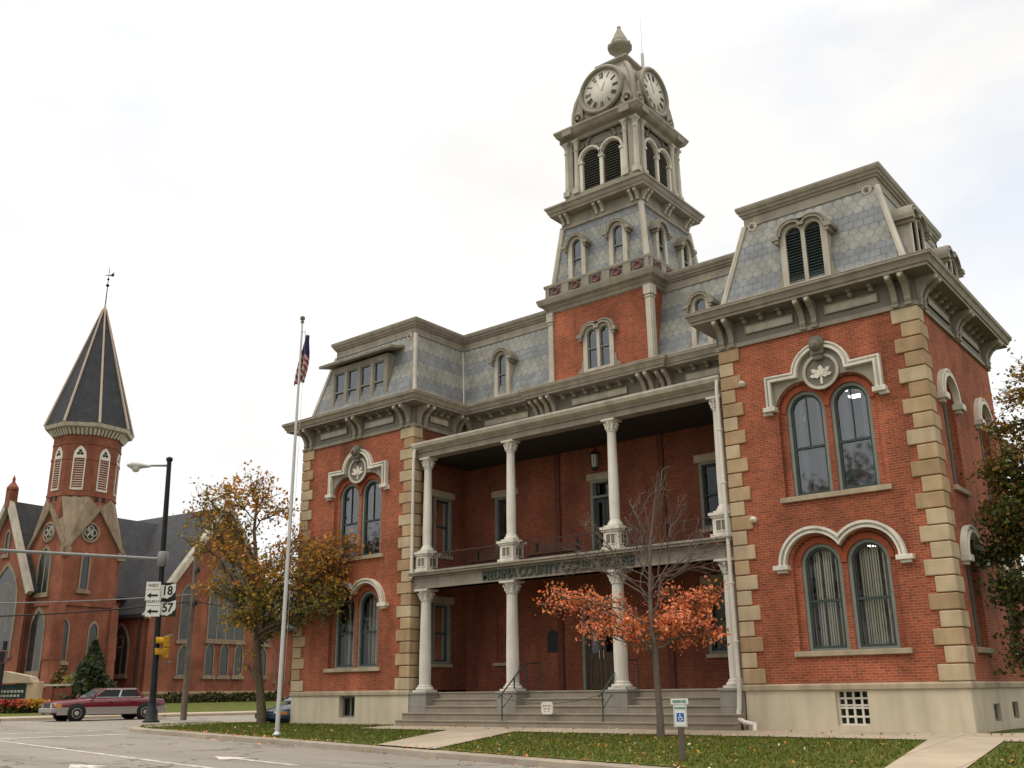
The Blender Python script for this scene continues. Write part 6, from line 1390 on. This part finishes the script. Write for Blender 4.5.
# ------------------------------------------------------------------ trees
def branch(b, p0, p1, r0, r1, rr, wob=.12, n=6, seg=7, sag=0.0):
    p0, p1 = Vector(p0), Vector(p1); ln = (p1-p0).length; P = []; off = Vector((0, 0, 0))
    for i in range(n+1):
        t_ = i/n
        if 0 < i < n: off = off*.6+Vector((rr.gauss(0, 1), rr.gauss(0, 1), rr.gauss(0, .6)))*ln*wob*.35
        else: off = Vector((0, 0, 0))
        P.append(p0.lerp(p1, t_)+off+Vector((0, 0, sag*ln*4*t_*(1-t_))))
    b.tube(P, [r0+(r1-r0)*(i/n)**.8 for i in range(n+1)], seg)
    return P
def tree(label, trunk_pts, trunk_r, clumps, mats, size, bark, seed, lmul=1.0, limb=.55, cat='tree', name='tree', group=None):
    """clumps: (centre, radii, twigs, leaves per twig, material choices, start fraction on trunk)"""
    rr = random.Random(seed); base = Vector(trunk_pts[0]); e = empty(name, tuple(base), label, cat, group)
    b = MB(); tb = MB(); b.tube(trunk_pts, trunk_r, 12)
    TP = [Vector(p) for p in trunk_pts]; pts = []
    def on_trunk(f):
        f = max(0, min(.999, f))*(len(TP)-1); i = int(f); return TP[i].lerp(TP[i+1], f-i), trunk_r[i]+(trunk_r[i+1]-trunk_r[i])*(f-i)
    for c_, rad, ntw, nlf, mc, sf in clumps:
        c_ = Vector(c_); s0, r0 = on_trunk(sf); L0 = branch(b, s0, c_, r0*limb, .022 if limb > .5 else .012, rr, .14, 8, 7, .05)
        for _ in range(ntw):
            d_ = Vector((rr.gauss(0, 1), rr.gauss(0, 1), rr.gauss(0, 1))).normalized()*(rr.random()**.38); q = c_+Vector((d_.x*rad[0], d_.y*rad[1], d_.z*rad[2]))
            st = L0[rr.randrange(3, len(L0))]; TW_ = branch(b, st, q, .017 if limb > .5 else .011, .006 if limb > .5 else .004, rr, .16, 5, 4, .04)
            for k in range(2):
                a0 = TW_[rr.randrange(2, 5)]; a1 = a0+(q-st).normalized()*rad[0]*.25+Vector((rr.gauss(0, 1), rr.gauss(0, 1), rr.gauss(0, .7)))*rad[0]*.22
                branch(b, a0, a1, .008, .004, rr, .1, 3, 3); TW_ = TW_+[a0.lerp(a1, .5), a1]
            nl = int(nlf*lmul*rr.uniform(.3, 1.7))
            for _ in range(nl):
                a = TW_[rr.randrange(1, len(TW_))]; pts.append((a+Vector((rr.gauss(0, 1), rr.gauss(0, 1), rr.gauss(0, 1)))*size*1.25, rr.choice(mc)))
    b.build('trunk', bark, e)
    if pts: leaf_cloud(pts, size, seed, len(mats)).build('crown', mats, e, recalc=False)
    return e
# autumn tree left of the courthouse
TB = onz(262, 725, -.02); TB.z = lawn_z(TB.x, TB.y)
def A1(px, py, dz=0): p = at(px, py, TB); v_ = Vector((p.x-CAM.x, p.y-CAM.y, 0)).normalized(); return p+v_*dz
M1 = ('green', 'olive', 'gold', 'orange', 'brown', 'dk2')
cl = []
def c1(px, py, r, ntw, nl, mc, sf, dz=0, squash=.8): cl.append((A1(px, py, dz-max(0, px-270)*.05), (r, r, r*squash), ntw, nl, mc, sf))
OR, GN, DK = (2, 1, 3, 0, 1, 4), (1, 0, 2, 1, 0), (0, 5, 0, 0, 4, 1)
c1(212, 503, 1.0, 20, 14, OR, .75); c1(232, 490, .9, 20, 14, (3, 2, 2), .85, .6); c1(250, 488, .8, 16, 12, (2, 3, 1), .92, -.4); c1(205, 530, .9, 14, 8, OR, .62, -.8); c1(240, 530, 1.1, 18, 12, OR, .7, .5); c1(262, 500, .9, 16, 10, (3, 2), .9, -.5); c1(283, 512, .8, 16, 9, (3, 2, 4), .85)
c1(228, 560, 1.1, 20, 16, (2, 3, 1), .55, -.6); c1(300, 545, 1.0, 18, 14, (3, 2, 4), .6, .4); c1(325, 560, .9, 18, 18, (3, 4, 2, 1), .55); c1(272, 560, 1.1, 20, 14, (3, 2, 1, 4), .6, .8); c1(318, 590, 1.1, 22, 16, (1, 2, 4, 3, 0), .5); c1(338, 582, .8, 18, 20, (2, 3, 4), .5, .3)
c1(235, 590, .9, 20, 18, GN, .45, .4); c1(240, 618, .8, 18, 16, (1, 2, 1), .40, -.3); c1(275, 600, 1.1, 22, 18, GN, .45, -.8); c1(300, 612, 1.1, 22, 18, DK, .42, .2); c1(270, 628, .9, 18, 16, DK, .38, .5); c1(322, 612, .8, 14, 14, DK, .42, -.4); c1(292, 575, 1.0, 18, 16, (2, 4, 1, 3), .55, -.6); c1(255, 572, .9, 16, 14, (1, 2, 3), .5, -.9)
c1(195, 512, .7, 12, 9, OR, .7, .3); c1(190, 545, .7, 10, 8, OR, .6); c1(345, 560, .7, 14, 16, (3, 4, 2), .55); c1(215, 585, .8, 14, 12, (2, 1, 3), .5); c1(340, 600, .7, 16, 18, (1, 2, 4, 0), .45)
c1(252, 650, .3, 4, 6, (1, 2), .25); c1(246, 664, .22, 3, 6, (1, 2), .22)
tree('autumn tree with orange, brown and olive leaves left of the courthouse', [A1(262, 727), A1(261, 700), A1(258, 670), A1(257, 640), A1(259, 610), A1(257, 570), A1(254, 530), A1(258, 498)], [.20, .16, .145, .14, .12, .09, .06, .03], cl, M1, .135, 'bark3', 11, 1.45)
# half bare tree with salmon leaves before the porch
T2 = onz(661, 738, -.08); T2.z = lawn_z(T2.x, T2.y)
def A2(px, py, dz=0): p = at(px, py, T2); v_ = Vector((p.x-CAM.x, p.y-CAM.y, 0)).normalized(); return p+v_*dz
M2 = ('red', 'salmon', 'rust', 'orange'); cl = []
def c2(px, py, r, ntw, nl, sf, dz=0, squash=.45, mc=(0, 1, 1, 1, 3)): cl.append((A2(px, py, dz), (r, r, r*squash), ntw, nl, mc, sf))
c2(548, 604, .3, 8, 10, .42, .1); c2(575, 600, .45, 14, 15, .42, -.2); c2(556, 590, .35, 8, 9, .42); c2(600, 618, .50, 16, 17, .38, .3); c2(625, 628, .45, 16, 17, .36, -.4); c2(650, 622, .5, 18, 17, .4, .5); c2(675, 618, .5, 20, 20, .4, -.3); c2(695, 600, .5, 20, 20, .43, .2); c2(707, 625, .45, 16, 16, .40); c2(712, 590, .4, 12, 10, .45); c2(640, 636, .4, 12, 13, .34, .2); c2(682, 636, .45, 14, 15, .36, .4); c2(590, 632, .35, 10, 12, .36, -.2); c2(615, 600, .4, 10, 11, .43, .4); c2(668, 590, .4, 10, 9, .46, .1); c2(720, 635, .25, 6, 8, .38)
for i, (px, py, r, dz) in enumerate(((600, 545, .55, 0), (585, 520, .35, .3), (625, 520, .45, -.4), (640, 500, .5, .3), (660, 490, .45, 0), (662, 470, .25, 0), (685, 505, .5, -.3), (700, 530, .55, .3), (720, 545, .4, 0), (612, 560, .5, .5), (690, 555, .5, -.4), (648, 540, .5, .5), (575, 555, .35, -.3), (560, 570, .3, 0), (715, 570, .35, .2))):
    cl.append((A2(px, py, dz), (r, r, r*.9), 9, .0 if i % 4 else .5, (0, 2), .5+.03*(i % 5)))
tree('slim half bare tree with salmon red lower leaves in front of the porch', [A2(661, 741), A2(660, 715), A2(657, 680), A2(655, 650), A2(651, 615), A2(650, 580), A2(650, 545), A2(654, 510), A2(657, 480)], [.105, .085, .078, .07, .055, .045, .035, .022, .01], cl, M2, .088, 'twig', 12, 1.6, .36)
# dark tree at the right corner
T3 = Vector((3.0, 2.2, .2))
def A3(px, py, dz=0): p = at(px, py, T3); v_ = Vector((p.x-CAM.x, p.y-CAM.y, 0)).normalized(); return p+v_*dz
M3 = ('dk2', 'green', 'brown', 'gold', 'olive'); cl = []
def c3(px, py, r, ntw, nl, mc, sf, dz=0): cl.append((A3(px, py, dz), (r, r, r*.8), ntw, nl, mc, sf))
c3(1012, 400, .55, 14, 14, (3, 2, 4), .95); c3(1030, 370, .6, 14, 14, (3, 2, 4), 1, .5); c3(1000, 432, .45, 16, 18, (2, 3, 1, 4), .85, .2); c3(1025, 445, .7, 26, 30, (2, 1, 4, 3), .85)
c3(996, 470, .45, 20, 24, (1, 2, 0, 4), .7); c3(1020, 490, .8, 34, 36, (0, 1, 2, 1), .7, .4); c3(995, 515, .5, 24, 28, (0, 1, 1, 2), .6, -.3); c3(1020, 535, .8, 34, 36, (0, 1, 0, 2), .55); c3(992, 555, .45, 20, 26, (0, 1, 0), .5, .3); c3(1010, 590, .6, 26, 30, (0, 0, 1), .45, -.2); c3(1030, 625, .7, 24, 30, (0, 0, 1), .4, .3); c3(1018, 660, .45, 14, 18, (0, 1), .35)
for px, py in ((1070, 420), (1075, 500), (1080, 580), (1110, 460), (1120, 540), (1060, 640)): c3(px, py, 1.0, 24, 26, (0, 1, 2, 4), .6, .5)
tree('dark green tree with browning leaf tips at the right corner of the courthouse', [T3, T3+Vector((0, 0, 1.5)), T3+Vector((-.1, .1, 3)), T3+Vector((0, .1, 4.5)), T3+Vector((.1, 0, 6.2)), T3+Vector((0, 0, 8.2))], [.24, .19, .16, .13, .09, .03], cl, M3, .115, 'bark2', 13, 1.7)

# street trees opposite the courthouse: the front windows mirror them
for i, (tx, ty, th) in enumerate(((-20, -47, 19), (-8, -50, 12), (-38, -52, 17), (-66, -45, 19))):
    b0 = Vector((tx, ty, road_z(tx)-.15)); r3 = random.Random(60+i); cl = []
    for k in range(9): a_ = k*2.4; cl.append((b0+Vector((cos(a_)*th*.17*(1+k % 2*.5), sin(a_)*th*.17*(1+k % 2*.5), th*(.36+.065*k))), (th*.15, th*.15, th*.12), 22, 14, (0, 1, 4, 2), .45+.05*k))
    tree(('tall broad autumn tree across the street, mirrored in the right pavilion windows', 'short round tree across the street, mirrored in the lower right windows', 'tall autumn tree across the street, mirrored in the porch windows', 'tall autumn tree across the street, mirrored in the left pavilion windows')[i], [b0, b0+Vector((.1, 0, th*.3)), b0+Vector((0, .2, th*.6)), b0+Vector((0, 0, th*.95))], [.4, .3, .18, .04], cl, ('dk', 'dk2', 'brown', 'orange', 'olive'), .42, 'bark2', 70+i, group='street trees opposite the courthouse')

# ------------------------------------------------------------------ fallen leaves and grass (nobody could count them)
rr = random.Random(41); pts = []
def in_lawn(x, y):
    yk = kerb_y(x)+.45
    if not (yk < y < (-.1 if x < -17.7 else -2.1)): return False
    t_ = (y+6.6)/5.1
    l, r_ = -12.25-1.85*t_, -10.0-1.6*t_
    if l-.05 < x < r_+.05: return False
    l, r_ = .45-.95*(y+8.2)/6.7, 1.62-.64*(y+8.4)/6.9
    if l-.05 < x < r_+.05: return False
    return True
n = 0
while n < 650:
    x = rr.uniform(-27, 5.0); y = rr.uniform(-9, 0)
    if not in_lawn(x, y): continue
    dens = .25+.9*math.exp(-((x+6)/4)**2)+.35*math.exp(-((x-2)/3)**2)
    if rr.random() > dens: continue
    pts.append(((x, y, lawn_z(x, y)+.05+rr.random()*.02), rr.choice((0, 0, 3, 3, 4, 4, 1, 3)))); n += 1
for _ in range(420):   # drifts along the kerb, walks and steps
    x = rr.uniform(-24, 4); y = kerb_y(x)+rr.choice((-.12, .05, .3, .4))+rr.gauss(0, .08); pts.append(((x, y, (road_z(x) if y < kerb_y(x) else lawn_z(x, y)+.02)+.02), rr.randrange(5)))
for _ in range(120): x = rr.uniform(-17, 1); y = rr.uniform(-1.6, -.65); pts.append(((x, y, lawn_z(x, y)+.05), rr.randrange(5)))
tag(leaf_cloud(pts, .068, 41, 5, 2.2).build('fallen_leaves', ('white', 'orange', 'salmon', 'gold', 'brown'), None, recalc=False), 'fallen autumn leaves scattered over the lawn and along the kerb', 'fallen leaves', None, 'stuff')
b = MB(); n = 0; V = []; Fc = []
MG = (leaf_mat('grass_blade', (.078, .115, .013), .4), leaf_mat('dry_grass_blade', (.155, .135, .026), .4)); mi = []
while n < 26000:
    x = rr.uniform(-28, 6); y = rr.uniform(-9, 0)
    if not in_lawn(x, y): continue
    z = lawn_z(x, y)+.01; h_ = rr.uniform(.035, .085); a = rr.random()*6.28; dx, dy = .016*cos(a), .016*sin(a); lx, ly = rr.gauss(0, .03), rr.gauss(0, .03)
    k = len(V); V += [(x-dx, y-dy, z), (x+dx, y+dy, z), (x+lx, y+ly, z+h_)]; Fc.append((k, k+1, k+2)); mi.append(0 if rr.random() < .72 else 1); n += 1
b.v, b.f, b.m, b.sm = V, Fc, mi, [False]*len(Fc)
tag(b.build('lawn_grass', MG, None, recalc=False), 'short green grass blades covering the courthouse lawn', 'grass', None, 'stuff')
